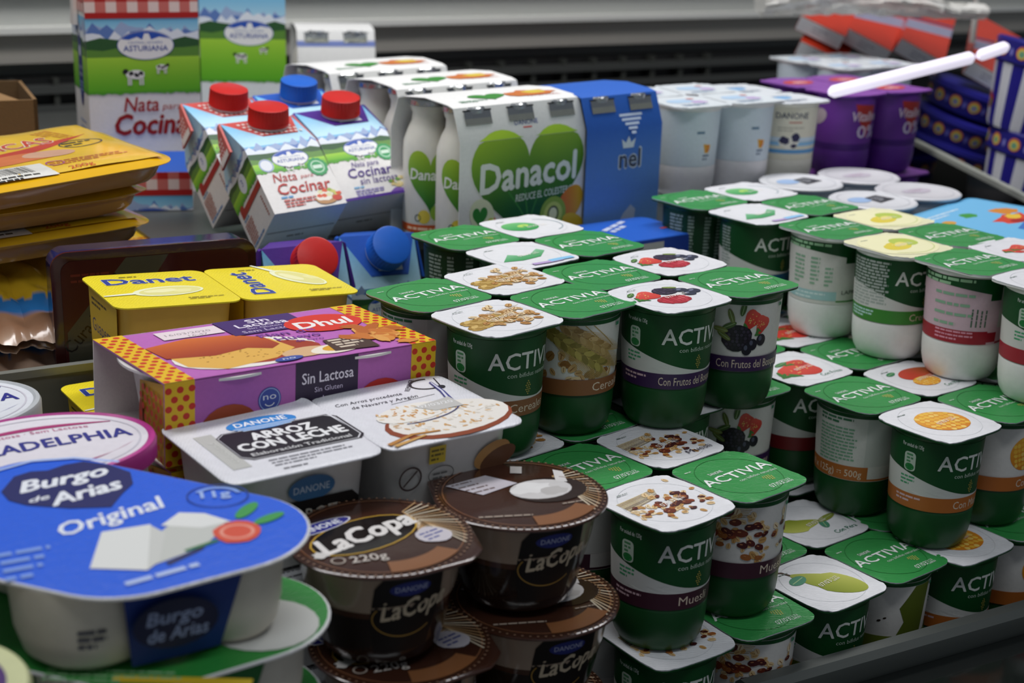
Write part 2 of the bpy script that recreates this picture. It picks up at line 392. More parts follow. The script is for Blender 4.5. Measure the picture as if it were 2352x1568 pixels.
def pic(a, kind, cx, cy, s):
    """the food picture of a flavour, about 2*s wide"""
    if kind == 'cer':
        wheat(a, cx-s*1.05, cy-s*.38, cx+s*.1, cy-s*.18, 11, s/15); wheat(a, cx-s*1.0, cy-s*.02, cx+s*.2, cy+s*.1, 10, s/16, awn='#b98f4e')
        flakes(a, cx+s*.3, cy-s*.02, s*1.15, s*.8, 60, ['#d9b98a', '#c79a60', '#b98548', '#e6cfa6'], s*.085, s*.15)
    elif kind == 'cerv':
        for k in range(7): a.stroke([(cx-s*.9+k*s*.2, cy+s*.9+k*.4), (cx-s*.2+k*s*.25, cy+s*.1)], .5, '#b79a5c')
        a.up(); flakes(a, cx, cy-s*.45, s*2.0, s*.75, 44, ['#c79f6a', '#a87a44', '#8f6230', '#dcc296'], s*.1, s*.17)
        wheat(a, cx-s*.2, cy+s*.75, cx+s*1.0, cy+s*.05, 13, s/17, ('#b08f5c', '#9a7844', '#c9ab78')); wheat(a, cx-s*.8, cy+s*.7, cx+s*.85, cy-s*.35, 19, s/15, ('#94843e', '#7d7030', '#b0a052'), '#b79a5c')
    elif kind in ('mus', 'musv'):
        for k in range(9): a.stroke([(cx-s*1.0, cy+s*(.1+k*.05)), (cx+s*(.1+k*.03), cy+s*(.3+k*.045))], .7, a.r.choice(['#b79a5c', '#8f7438', '#cdb67c']), .5)
        a.up(); nuts(a, cx, cy-s*.18, s*1.7, s*.8, 64)
    elif kind == 'fru':
        drupe(a, cx-s*.15, cy-s*.32, s*.48, s*.34, '#a3202c', ['#c9384a', '#d65a63', '#b82a3a'], s*.13)
        strawb(a, cx-s*.5, cy+s*.28, s*.34, .4); drupe(a, cx+s*.18, cy+s*.35, s*.36, s*.3, '#241a2c', ['#3a2f48', '#4b4058', '#2e2438'], s*.12)
        for x, y in ((.58, -.12), (.85, .0), (.6, .2)):
            a.ell(cx+x*s, cy+y*s, s*.2, s*.17, '#2f3346', 0, 16); a.up(); a.ell(cx+x*s-s*.03, cy+y*s+s*.05, s*.1, s*.05, '#767b92', .3, 10); a.up()
        leaf(a, cx-s*.85, cy+.5*s, s*.2, s*.08, .6, '#4d7a35'); leaf(a, cx+s*.5, cy+.52*s, s*.2, s*.08, -.5, '#7d8f45')
    elif kind == 'fruv':
        strawb(a, cx+s*.35, cy+s*.42, s*.3, 1.1); strawb(a, cx+s*.72, cy+s*.25, s*.27, 1.3)
        drupe(a, cx-s*.1, cy-s*.2, s*.5, s*.45, '#17121c', ['#2a2230', '#3a3144', '#221b28'], s*.13)
        for x, y in ((.42, -.42), (.72, -.28), (.25, -.58)): a.ell(cx+x*s, cy+y*s, s*.17, s*.2, '#1c1a26', 0, 14); a.up(); a.ell(cx+x*s-s*.04, cy+y*s+.06*s, s*.06, s*.09, '#55586c', 0, 8); a.up()
        for x, y, r in ((-.35, .2, .5), (-.5, -.15, 2.6), (-.3, .52, 1.9), (.05, .78, 1.4), (-.62, .05, 3.0)): leaf(a, cx+x*s, cy+y*s, s*.25, s*.09, r, a.r.choice(['#6d7a3c', '#4d6a35', '#8a9350']))
    elif kind == 'str':
        strawb(a, cx-s*.05, cy-s*.1, s*.62, .1); strawb(a, cx+s*.3, cy+s*.32, s*.3, -.3, '#b4281f'); leaf(a, cx-s*.2, cy+s*.45, s*.3, s*.1, .2, '#3f7a45')
    elif kind == 'man':
        mangoh(a, cx+s*.08, cy-s*.02, s*.76, s*.66, -.1)
    elif kind == 'man2':
        a.ell(cx+s*.25, cy+s*.28, s*.72, s*.42, lambda x, y: mixc('#c9412c', '#a2612a', (x-cx)/s), .1, 28); a.up(); mangoh(a, cx-s*.05, cy-s*.28, s*.48, s*.33, .1); leaf(a, cx-s*.5, cy+s*.62, s*.22, s*.1, .3, '#3f8a5a')
    elif kind == 'manv': mangoh(a, cx+s*.15, cy, s*.62, s*.62, .2)
    elif kind == 'pea': pear(a, cx+s*.14, cy-s*.08, s*.66, -.95)
    elif kind == 'pea2': pear(a, cx-s*.4, cy+s*.05, s*.5, pi-.15); leaf(a, cx+s*.6, cy-s*.05, s*.42, s*.12, .2, '#87913c')
    elif kind == 'peav':
        a.poly([(cx+s*.9, cy+s), (cx+s*.35, cy+s*.15), (cx+s*.55, cy-s*.35), (cx+s*.3, cy-s*.9), (cx-s*.6, cy-s*.95), (cx-s*.1, cy-s*1.2), (cx+s*1.3, cy-s*1.2), (cx+s*1.5, cy+s)], '#5d6b22'); a.up()
        a.ell(cx-s*.25, cy-s*.3, s*.07, s*.04, '#33281c', .4, 8); a.ell(cx-s*.08, cy-s*.2, s*.06, s*.03, '#33281c', .4, 8)
    elif kind == 'nat':
        a.poly([(cx-s*.95, cy-s*.35), (cx-s*.35, cy+s*.22), (cx-s*.02, cy-s*.12), (cx+s*.25, cy-s*.05), (cx+s*.75, cy+s*.3), (cx+s*.85, cy+s*.05), (cx+s*.3, cy-s*.42), (cx-s*.4, cy-s*.5)], lambda x, y: mixc('#3f9a5a', '#a9d3b4', (y-cy)/s+.45)); a.up()
    elif kind == 'nat2':
        a.ell(cx-s*.35, cy+s*.1, s*.6, s*.5, lambda x, y: mixc('#2f9a4e', '#7ac07a', (y-cy)/s+.4), 0, 28); a.up(); a.ell(cx-s*.2, cy+s*.15, s*.22, s*.14, '#b6d86a', .3); a.up(); a.ring(cx+s*.1, cy, s*.92, s*.8, .7, '#8aa0a8', -1.2, 1.0)
    elif kind == 'lim':
        a.ell(cx, cy, s*1.25, s*1.1, '#f2eec0', 0, 30); a.up(); a.ell(cx-s*.15, cy-s*.1, s*.6, s*.36, '#e3cf45', .3); a.up(); a.ell(cx+s*.42, cy+s*.15, s*.45, s*.42, '#b9cc55', .2); a.up(); a.ell(cx+s*.1, cy-s*.02, s*.28, s*.18, '#eedf7c', .5); a.up(); a.ring(cx, cy, s*1.15, s*.95, .8, '#cdd78a', -2.4, .3); a.up()
    elif kind == 'fre':
        for x, y in ((-.3, .1), (.15, .25), (.45, -.1)): strawb(a, cx+x*s, cy+y*s, s*.3, x)
    elif kind == 'bei': a.ell(cx, cy, s*1.0, s*.75, '#ded3bd', .2, 26); a.up(); a.ell(cx+.1*s, cy, s*.7, s*.45, '#c9b48f', .2, 26); a.up(); a.ring(cx, cy, s*.9, s*.7, .6, '#a89a80'); a.up()

# ------------------------------------------------------------------ yogurt cups in packs of four
H = 80.8; PITCH = 62.5
GREEN = '#164a22'; DG = '#0d4a20'
def lidz(x, y): return .10*sin(x*.16+y*.11)+.08*sin(y*.23-x*.07)
def lidmap(u, v, off): return (-v, u, lidz(-v, u)+.6+off)
LIDS = {}
def lid(kind):
    if kind in LIDS: return LIDS[kind]
    g = G(); base = {'green': '#37924a', 'lim': '#efecc4', 'bei': '#e3dccb', 'vit': '#8a4fa8', 'frz': '#dfe6ea', 'dan': '#dfe4e8'}.get(kind, '#e9e9ec')
    out = sell(30.6); n = len(out); vs = [(0, 0, .6+lidz(0, 0))]; fs = []
    rr = random.Random(len(LIDS)+3); ph = [rr.uniform(0, 6) for _ in range(4)]
    ks = [.2, .4, .6, .8, .92, 1.0]
    for k in ks:
        for i, (x, y) in enumerate(out):
            t = 2*pi*i/n; e = .22*(sin(7*t+ph[0])+.6*sin(13*t+ph[1])+.4*sin(23*t+ph[2])) if k == 1 else 0
            vs.append((x*k, y*k, lidz(x*k, y*k)+.6+e))
    for i in range(n): fs.append((0, 1+i, 1+(i+1) % n))
    for q in range(len(ks)-1):
        o = 1+q*n
        for i in range(n): j = (i+1) % n; fs.append((o+i, o+n+i, o+n+j, o+j))
    g.add(vs, fs, base, 'foil')
    last = vs[-n:]; g.loft([[(x, y, z-.7) for x, y, z in last], last], '#c9ccd0' if kind != 'vit' else '#8a4fa8', 'foil', False, False)
    a = Art(11); a.clip = 28.5; a.win = (-29, -29, 29, 29)
    if kind == 'green':
        a.ring(0, 0, 26, 26, .4, '#1f6e2e'); a.up()
        a.text('ACTIVIA', -27, -1.5, 8.6, '#eef2ee', W=55, bold=.012)
        a.text('DANONE', -14, 9.5, 2.8, '#dfe8df', W=11, bold=.01)
        a.text('con bifidus naturales', -6, -6.8, 2.6, '#d5e6d5', W=32)
        for r, q in enumerate((4, 5, 4, 3, 2)):
            for k in range(q): a.ell(12+(k-q/2)*1.7+r*.3, -10.2-r*1.3, .5, .45, '#d8cc6a', 0, 8)
        a.text('07/03', 2, -23.5, 4.2, '#e5efe5', W=11, shear=.1); a.text('12:23', 13.6, -21.4, 2.1, '#e5efe5', W=6.5); a.text('L6R09', 13.4, -24, 2.1, '#e5efe5', W=7)
        a.rows(-24, 20, 9, 1, 2, '#bfd8bf', 1.0)
    else:
        lim = kind.rstrip('2'); nm = {'mus2': 'Muesli', 'pea2': 'Con Pera', 'man2': 'Con Mango', 'str': 'Con Fresa', 'fru2': 'Con Frutos'}.get(kind)
        if kind not in ('vit', 'frz', 'dan'):
            a.ring(0, 0, 26.5, 26.5, .25, '#cfd2d4' if kind != 'lim' else '#d9d79a'); a.up()
            pic(a, {'cer2': 'cer', 'mus2': 'mus', 'fru2': 'fru'}.get(kind, kind), 0, 0, 25)
            a.rows(-17, 20, 14, 1, 2, '#7d8a83', .9)
            if nm: a.text(nm, 2, -22, 4.4, {'mus2': '#33263a', 'pea2': '#1f7a5a'}.get(kind, '#3d7a5a'), W=21)
            a.L = 22; a.text('07/03', -6, -5, 4, '#efe9e0', W=11, shear=.1, rot=.1); a.text('12:23', 6, -2, 2, '#efe9e0', W=6, rot=.1); a.text('L6R09', 6, -4.6, 2, '#efe9e0', W=6.5, rot=.1)
            if kind == 'nat': a.rect(-12, -27, 14, -23, '#b9a0d0'); a.rect(4, -26, 25, -21, '#8cc6ec', l=24)
        elif kind == 'vit':
            a.ell(-2, 0, 20, 13, '#c24a4a', .3); a.up(); a.text('0%', -8, -5, 9, '#f0e6f0', bold=.01)
        elif kind == 'frz':
            a.blob(-6, 3, 15, 10, '#b4cfe8'); a.up(); a.blob(8, -6, 9, 6, '#c0a9d6'); a.ell(12, 12, 4, 3, '#c9503c'); a.rows(-20, -16, 30, 3, 3, '#7b98b8')
        else:
            a.ell(-6, 2, 13, 8, '#7fb2de', .2); a.up(); a.text('DANONE', -14, 9, 4, '#2a3f78', W=26); a.rows(-18, -14, 30, 3, 3, '#6b7f98')
    a.place(g, lidmap, base=.2, step=.02, L=9)
    LIDS[kind] = g.mesh('lid'); return LIDS[kind]
def R_body(z): return 27.0+(z-28)*2.2/48
CUPS = {}
def cup(colr):
    if colr in CUPS: return CUPS[colr]
    g = G()
    prof = [(14, 2.2), (17, .3), (19.5, 0), (22.4, 1.8), (24.8, 6), (26.2, 12), (26.9, 19), (27.1, 26.5), (27.0, 27.2), (R_body(28)-.3, 28)]
    prof += [(R_body(z)-.3, z) for z in (44, 60, 75.5)]+[(29.4, 76.5), (29.4, 78.6)]
    g.lathe(prof, colr, 'plastic', 72, True, False)
    out = sell(30.6); inn = [(29.4*cos(2*pi*i/72), 29.4*sin(2*pi*i/72)) for i in range(72)]
    g.loft([[(x, y, 78.6) for x, y in inn], [(x, y, 78.9) for x, y in out], [(x, y, 80.0) for x, y in out]], colr, 'plastic', False, True)
    if colr[1] in 'ef':                      # pressed lettering low on the white cups
        a = Art(); a.text('DANONE', 2, 12, 7, colr, W=34); a.place(g, cyl(lambda z: 26.2+min(0, (z-14))*.06 if z < 20 else 26.95, -pi/4), 'plastic', 2, .25, 0)
    CUPS[colr] = g.mesh('cup_body'); return CUPS[colr]
BAND = {'cer': ('#8a5732', 'Cereales'), 'fru': ('#3c2150', 'Con Frutos del Bosque'), 'mus': ('#43202f', 'Muesli'), 'man': ('#b8692c', 'Con Mango'),
        'str': ('#7c1c22', ''), 'pea': ('#6f7d2c', ''), 'nat': ('#1f5f86', ''), 'lim': ('#3f8a33', 'Cremoso'), 'fre': ('#a31f30', '')}
SLV = {}
def sleeve(kind, face):
    k = (kind, face)
    if k in SLV: return SLV[k]
    g = G(); b, nm = BAND[kind]; a = Art(len(SLV)+5)
    white = face in ('pic', 'back') or kind in ('lim', 'fre') and face == 'back'
    base = '#dedbd6' if white else DG
    if kind == 'fre' and face == 'back': base = '#d9b9c6'
    if kind == 'nat': base = '#0c3a1e' if face != 'front' else DG
    top = 75.6
    g.lathe([(R_body(z)+.05, z) for z in (28.2, 36, 44, 52, 60, 68, top)]+[(R_body(top)-.4, top)], base, 'paper', 96, False, False)
    U = 2*pi*R_body(50)/2
    if face == 'front':
        P = [(-U, 52)]+[(u, 47.5+9*cos((u+44)/76*pi)*.9 if u < 32 else 39.6+(u-32)*.12) for u in range(-44, 60, 3)]+[(U, 52), (U, 28.5), (-U, 28.5)]
        a.poly([(x, y) for x, y in P], '#d6d6d2'); a.up()
        if kind == 'lim':
            a.rows(-40, 72, 33, 15, 2.3, '#aab3ad', 1.5); a.rows(-40, 35.5, 24, 3, 2.3, '#bfe2e0', 1.2, l=5)
        elif kind == 'nat': a.rows(-34, 72, 11, 14, 2.4, '#9aa8a0', 1.4)
        else:
            a.text('Por unidad de 120g', -27, 70, 2.6, '#e5ebe5', W=14.5)
            a.poly([(x-21, y+60) for x, y in rrect(8, 13, 2.5, 4)], '#b9c9b9'); a.up(); a.ell(-21, 56.4, 3.2, 2.4, '#1f7a3a'); a.rows(-23.4, 64, 5, 3, 2.3, '#4f8d5f', 1.3)
            a.rows(-27, 49, 11, 3, 2.4, '#4aa070', 1.2)
        a.text('ACTIVIA', -3, 57.5, 10.5, '#dfe2dc', W=52, bold=.010)
        a.text('con bifidus naturales', 8, 52.6, 2.8, '#bfcfbf', W=34)
        for r, q in enumerate((1, 2, 3, 2, 3, 2, 1)):
            for i in range(q): a.ell(22+(i-(q-1)/2)*1.5, 49.5-r*1.3, .5, .45, '#b9a94e', 0, 8)
        a.up(); a.rect(-U, 28.5, U, 38.5, b); a.up()
        if nm: a.text(nm, 10 if kind != 'fru' else -4, 31, 5.4, '#e0cdb8', W={'cer': 29, 'fru': 44, 'mus': 21, 'man': 30, 'lim': 28}[kind])
        if kind in ('fru', 'mus', 'man'): a.rows(-30, 35.3, 19, 2, 2.6, '#d9b8c0', 1.3)
    elif face == 'pic':
        a.rect(-U, 73, U, top-.1, DG); a.up()
        a.clip = 44; a.cc = (0, 55); a.win = (-52, 38.6, 52, 72.8); pic(a, kind+'v', {'fru': 2, 'man': 16}.get(kind, 0), 55 if kind != 'mus' else 60, {'cer': 23, 'mus': 25}.get(kind, 20)); a.clip = 1e9; a.win = None; a.L = 26
        a.rows(30, 70, 6, 1, 2, '#3f8a66', 2.2)
        a.rect(-U, 28.5, U, 38.5, b); a.up()
        if nm: a.text(nm, 14 if kind != 'fru' else -12, 31, 5.6, '#e0cdb8', W={'cer': 29, 'fru': 46, 'mus': 21, 'man': 30, 'lim': 28}[kind])
    else:
        if kind in ('lim', 'fre'):
            P = [(-U, top-.1), (-U, 66)]+[(u, 66+4*cos((u+20)/22)*.8-(u+20)*.06) for u in range(-40, 12, 3)]+[(11, 60), (20, 60), (20, top-.1)]
            a.poly(P, DG); a.up(); a.rows(-40, 72.5, 40, 2, 3.2, '#9fc9a0', 2.0)
            a.rect(20, 40, 36, 73, '#cfcdc8'); a.up()
            if kind == 'fre':
                a.rows(-28, 62, 28, 4, 7, '#8fb89a', 2); a.rect(-U, 28.5, 12, 38, b); a.rect(12, 30, 20, 37, b); a.rect(20, 28.6, U, 30, b); a.up(); a.rows(-26, 36, 30, 3, 2.6, '#e39ab0', 1.2)
                for q in range(4): a.rows(0+q*3.2, 41, 22, 1, 2, '#55705c', 1.1, rot=pi/2)
            else:
                a.rows(-30, 62, 10, 7, 3.2, '#8fb89a', 1.6); a.rows(-15, 62, 7, 7, 3.2, '#8fb89a', 1.6); a.rows(-4, 55, 6, 5, 3.2, '#8fb89a', 1.6)
                a.rect(-U, 31, 6, 38, '#a9d0d2'); a.rect(6, 30, U, 31.2, '#3f8a33'); a.up(); a.rows(-28, 35, 28, 2, 3, '#dff0f0', 1.3); a.text('LAPRAVI', 10, 36, 3.2, '#333333', W=20)
        elif kind == 'nat':
            for x, w2 in ((-26, 13), (-9, 5), (4, 5), (14, 4)): a.rows(x, 71, w2, 13, 2.7, '#93a39a', 1.6)
            a.ring(22, 42, 4, 4, .7, '#9fb0a6')
        else:
            a.rect(-U, 73, U, top-.1, DG); a.up()
            a.rows(-32, 70.5, 26, 2, 2.6, '#3f7a55', 1.5); a.rows(-32, 64, 28, 11, 2.4, '#7fae8e', 1.2)
            a.rect(2, 39, U, 73, '#cfcfca'); a.rect(-U, 28.5, 5, 38.5, b); a.rect(5, 28.6, U, 30, b); a.up()
            if kind == 'man': a.text('(4 x 125g) = 500g', -43, 31, 5, '#ead9c4', W=44)
    a.place(g, cyl(R_body, -pi/4), L=3.0, base=.18, step=.02)
    SLV[k] = g.mesh('sleeve'); return SLV[k]
SLOT = {'left': (-1, -1), 'front': (1, -1), 'back': (-1, 1), 'right': (1, 1)}
def pack(kind, x, y, th, lev, label, plain='green', white=None, whiteb=None, cupcol=GREEN, z=None, roll=0, pitch=0):
    o = thing('yogurt_pack', label, 'yogurt', (x, y, lev*H*.001 if z is None else z), -th, pitch, roll, 'packs of four yogurts')
    o.location.z -= H*.001 if z is None else 0
    for s, (i, j) in SLOT.items():
        c = put('cup', cup(cupcol), o, Matrix.Translation((i*PITCH/2000, j*PITCH/2000, 0)))
        put('lid', lid({'front': white or kind, 'back': whiteb or kind}.get(s, plain)), c, Matrix.Translation((0, 0, .0800)))
        if kind in BAND: put('sleeve', sleeve(kind, {'front': 'front', 'right': 'pic' if kind not in ('lim', 'fre', 'nat', 'str') else 'front', 'left': 'back', 'back': 'front'}[s]), c)
    return o
W8 = '#e9e9e6'
pack('cer', -.0076, .8724, 46.9, 3, 'top four-pack of green cereal yogurts with wheat ear lids, on the tall stack')
pack('cer', -.002, .884, 49, 2, 'four-pack of cereal yogurts squeezed directly under the top wheat-lid pack')
pack('cer', -.002, .886, 49, 1, 'bottom four-pack of cereal yogurts, deep in shade under two wheat-lid packs')
pack('fru', .1008, .9313, 50.4, 3, 'top four-pack of forest fruit yogurts with red and black berry lids')
pack('fru', .1083, .9648, 52.4, 2, 'second four-pack of forest fruit yogurts, carrying the top berry-lid pack', z=.0805)
pack('fru', .108, .962, 52.4, 1, 'lowest four-pack of forest fruit yogurts in the shade behind the muesli packs')
pack('mus', .0893, .7978, 48.3, 2, 'upper four-pack of muesli yogurts beside the chocolate dessert cups', whiteb='mus2')
pack('mus', .0999, .7943, 54.8, 1, 'lower four-pack of muesli yogurts with nutty lids beneath another muesli pack', whiteb='mus2')
pack('pea', .1989, .8694, 50.4, 1, 'single-layer four-pack of pear yogurts with whole pear lid next to the steel rail', whiteb='pea2')
pack('man', .2811, .941, 51.1, 2, 'upper four-pack of mango yogurts with orange mango lids', whiteb='man2')
pack('man', .2983, .9371, 51.2, 1, 'lower four-pack of mango yogurts standing under another mango pack', whiteb='man2')
pack('str', .2068, 1.0424, 50.5, 2, 'upper four-pack of strawberry yogurts with red strawberry lids, between forest fruit and mango packs')
pack('str', .2068, 1.0424, 50.5, 1, 'lower four-pack of strawberry yogurts hidden under the strawberry-lid pack')
pack('lim', .2811, 1.0879, 51.4, 3, 'top four-pack of white cups with pale yellow lime lids', cupcol=W8)
pack('lim', .2985, 1.118, 51.4, 2, 'middle four-pack of white cups with beige lids under the lime-lid pack', cupcol=W8, white='bei', whiteb='bei')
pack('lim', .2985, 1.118, 51.4, 1, 'bottom four-pack of white cups under the lime-lid stack', cupcol=W8)
pack('nat', .1923, 1.1786, 49.5, 3, 'top four-pack of plain green yogurts beside the white cups printed blue', whiteb='nat2')
pack('nat', .186, 1.186, 49.5, 2, 'middle four-pack of plain green yogurts below the pack beside the white cups')
pack('nat', .186, 1.186, 49.5, 1, 'bottom four-pack of plain green yogurts in the stack near the white cups')
pack('nat', .0084, 1.024, 49.1, 3, 'top four-pack of plain green yogurts in front of the heart-printed bottle pack', whiteb='nat2')
pack('nat', .001, 1.034, 49.1, 2, 'middle four-pack of plain green yogurts in the stack before the bottle pack')
pack('nat', .001, 1.036, 49.1, 1, 'bottom four-pack of plain green yogurts in the stack before the bottle pack')
pack('fre', .3605, .996, 51, 3, 'top four-pack of white cups with pink labels at the right edge', cupcol=W8)
pack('fre', .392, 1.017, 51, 2, 'middle four-pack of white cups below the pink-label pack', cupcol=W8, white='bei', whiteb='bei')
pack('fre', .392, 1.017, 51, 1, 'bottom four-pack of white cups below the pink-label stack', cupcol=W8)
# ------------------------------------------------------------------ the refrigerated case
g = G(); g.box(-1300, 2600, 330, 1900, -20, -1.0, '#2e302e', 'steel'); struct('floor', g, (0, 0, 0), 30)
def riser(name, a0, a1, b0, b1, h):
    g = G(); g.box(a0, a1, b0, b1, -1, h-8, '#3a3b3a', 'steel'); g.box(a0, a1, b0-6, b1, h-8, h, '#595b58', 'steel'); struct(name, g, (0, 0, 0), 30)
riser('trim_1', -900, 318, 1175, 1780, 140); riser('trim_2', 320, 735, 1048, 1780, 207); riser('trim_3', 737, 1900, 1036, 1780, 139)
g = G()                                                     # back wall: dark gap, mirror band, bright lip, brushed panel
g.box(-1300, 2600, 1830, 1850, -10, 900, '#6d706d', 'steel')
g.box(-1300, 2600, 1800, 1830, -10, 245, '#161616', 'plastic')
g.box(-1300, 2600, 1800, 1830, 262, 297, '#aaa69e', 'steel'); g.box(-1300, 2600, 1786, 1832, 297, 304, '#f0f0ea', 'steel')
g.box(-1300, 2600, 1812, 1830, 304, 352, '#b6b8b4', 'steel'); g.box(-1300, 2600, 1790, 1832, 352, 357, '#c9cac6', 'steel')
g.box(-1300, 2600, 1802, 1830, 357, 420, '#8c8f8c', 'steel')
struct('wall_back', g, (0, 0, 0), 30)
g = G()
for z in (205, 228): g.box(-1300, 1900, 1783, 1800, z, z+9, '#4e504e', 'steel')
for k in range(40): g.box(-600+k*50, -594+k*50, 1786, 1799, 150, 245, '#454743', 'steel')
struct('trim_4', g, (0, 0, 0), 30)
g = G(); g.box(-160, 440, 920, 923, 0, 179, '#77796f', 'steel'); g.box(-160, 440, 918.5, 924.5, 176, 181, '#8d8f88', 'steel'); struct('trim_5', g, (0, 0, 0), 30)
g = G()                                                     # front rail and dark polished ledge
P = [(y, z) for y, z in ((-7, 40), (7, 40), (9, 45), (8, 54), (4, 57.5), (-4, 57.5), (-8, 54), (-9, 45))]
g.loft([[(a, y, z) for y, z in P] for a in (0, 900)], '#5c605d', 'steel'); struct('trim_6', g, (.137, .7426, 0), 29.2)
g = G(); g.box(0, 900, -330, 8, 26, 41, '#5f6462', 'dark'); struct('trim_7', g, (.137, .7426, 0), 29.2)

g = G(); g.box(-2, 2, -330, 330, 0, 200, '#cfd8d2', 'clear'); gd = thing('glass_divider', 'thin clear glass divider with pale top edge between white lids and striped tubs', 'glass panel', (.4805, 1.60, 0), 5.3, me=g)
g = G(); g.box(-3.4, 3.4, -330, 330, 200, 205.5, '#a3a69c', 'plastic'); put('edge_strip', g, gd)

# ------------------------------------------------------------------ cream and milk cartons
def heart(cx, cy, w, h, n=40):
    P = []
    for i in range(n):
        t = 2*pi*i/n; x = 16*sin(t)**3; y = 13*cos(t)-5*cos(2*t)-2*cos(3*t)-cos(4*t)
        P.append((cx+x/32*w, cy+(y+2.5)/29*h))
    return P[::-1]
def jag(x0, x1, y, amp, n, r): return [(x0+(x1-x0)*i/n, y+r.uniform(-amp, amp)*(1 if i % 2 else .3)) for i in range(n+1)]
def landscape(a, w, y0, sky1, h1, h2, h3, top, grass='#5fae2b'):
    """sky, peaks, hills, meadow and ragged grass line; heights measured up from y0"""
    x = w/2; a.rect(-x, h1, x, top, lambda u, v: mixc('#bfe2f2', '#6cb9e4', (v-h1)/(top-h1))); a.up()
    k = (h1-h2)
    for c, dy, am in (('#9fb3d8', .95, .55), ('#5f7fbf', .6, .45), ('#e6edf6', .45, .4)):
        J = jag(-x, x, h1+k*dy*.5, k*am, 16, a.r); a.poly([(-x, h1-k)]+[(x, h1-k)]+J[::-1], c); a.up()
    J = jag(-x, x, h1-k*.15, k*.16, 8, a.r); a.poly([(-x, h2-2), (x, h2-2)]+J[::-1], '#2f5a32'); a.up()
    J = jag(-x, x, h1-k*.55, k*.15, 7, a.r); a.poly([(-x, h2-2), (x, h2-2)]+J[::-1], '#5f8f3a'); a.up()
    a.rect(-x, h3, x, h2, lambda u, v: mixc('#5aae24', '#a8d840', (v-h3)/(h2-h3+.1))); a.up()
    J = jag(-x, x, h3-.5, 1.3, 40, a.r); a.poly(J+[(x, h3+2), (-x, h3+2)], '#55a329'); a.up()
def logo(a, x, y, w):
    h = w*.5; a.ell(x, y, w/2+.6, h/2+.6, '#2448a0', 0, 36); a.up(); a.ell(x, y, w/2, h/2, '#f0f0ef', 0, 36); a.up()
    P = [(x+w/2*cos(t)*.98, y+h/2*sin(t)*.98) for t in (radians(28+q*4) for q in range(32))]
    a.poly(P+[(x-w*.3, y+h*.2), (x-w*.15, y+h*.3), (x-w*.06, y+h*.2), (x-w*.02, y+h*.42), (x+w*.06, y+h*.42), (x+w*.1, y+h*.2), (x+w*.25, y+h*.3)], '#2a55b5'); a.up()
    a.text('CENTRAL LECHERA', x, y+h*.06, h*.085, '#6b82b8', W=w*.62, al='c'); a.text('ASTURIANA', x, y-h*.2, h*.2, '#2448a0', W=w*.8, al='c', bold=.012); a.up()
def cow(a, x, y, s, f=1):
    a.blob(x, y, s, s*.5, '#e9e9e6', .08); a.ell(x-f*s*1.05, y+s*.35, s*.32, s*.26, '#22242a', .4); 
    for d in (-.75, -.5, .5, .78): a.rect(x+d*s-s*.09, y-s*1.15, x+d*s+s*.09, y-s*.2, '#d9d9d4')
    a.up()
    for d, e in ((-.45, .12), (.1, -.08), (.6, .15)): a.blob(x+d*s, y+e*s, s*.27, s*.22, '#1f2128', .3)
    a.up()
def gingham(a, x0, x1, y0, y1, d, red='#b3201f'):
    a.rect(x0, y0, x1, y1, '#e9d3cd'); a.up(); n = int((x1-x0)/d); m = max(1, int((y1-y0)/d))
    for i in range(n+1):
        for j in range(m+1):
            X0, Y0 = x0+i*d, y0+j*d; X1, Y1 = min(x1, X0+d), min(y1, Y0+d)
            if X1-X0 < .05 or Y1-Y0 < .05: continue
            k = (i % 2)+(j % 2); 
            if k: a.rect(X0, Y0, X1, Y1, red if k == 2 else '#cf6f68')
    a.up()
def seal(a, x, y, r, c='#2f9a5a'):
    P = []
    for i in range(48): t = 2*pi*i/48; k = r*(1+.07*(i % 4 < 2)); P.append((x+k*cos(t), y+k*sin(t)))
    a.poly(P, c); a.up(); a.ring(x, y, r*.72, r*.72, r*.12, '#bfe0c8'); a.rect(x-r*.5, y-r*.2, x+r*.5, y+r*.2, '#d5ead9'); a.up()
def capmesh(c, R=16, h=14):
    g = G(); n = 72
    def rg(r, z, rib=0): return [(r*cos(2*pi*j/n)*(1-rib*(j % 2)), r*sin(2*pi*j/n)*(1-rib*(j % 2)), z) for j in range(n)]
    g.loft([rg(R, 0), rg(R, 1.5), rg(R, 2.2, .06), rg(R*.97, h-1.6, .06), rg(R*.95, h-.5), rg(R*.88, h)], c, 'plastic', True, True)
    return g
CW, CD, CH = 62, 52, 62
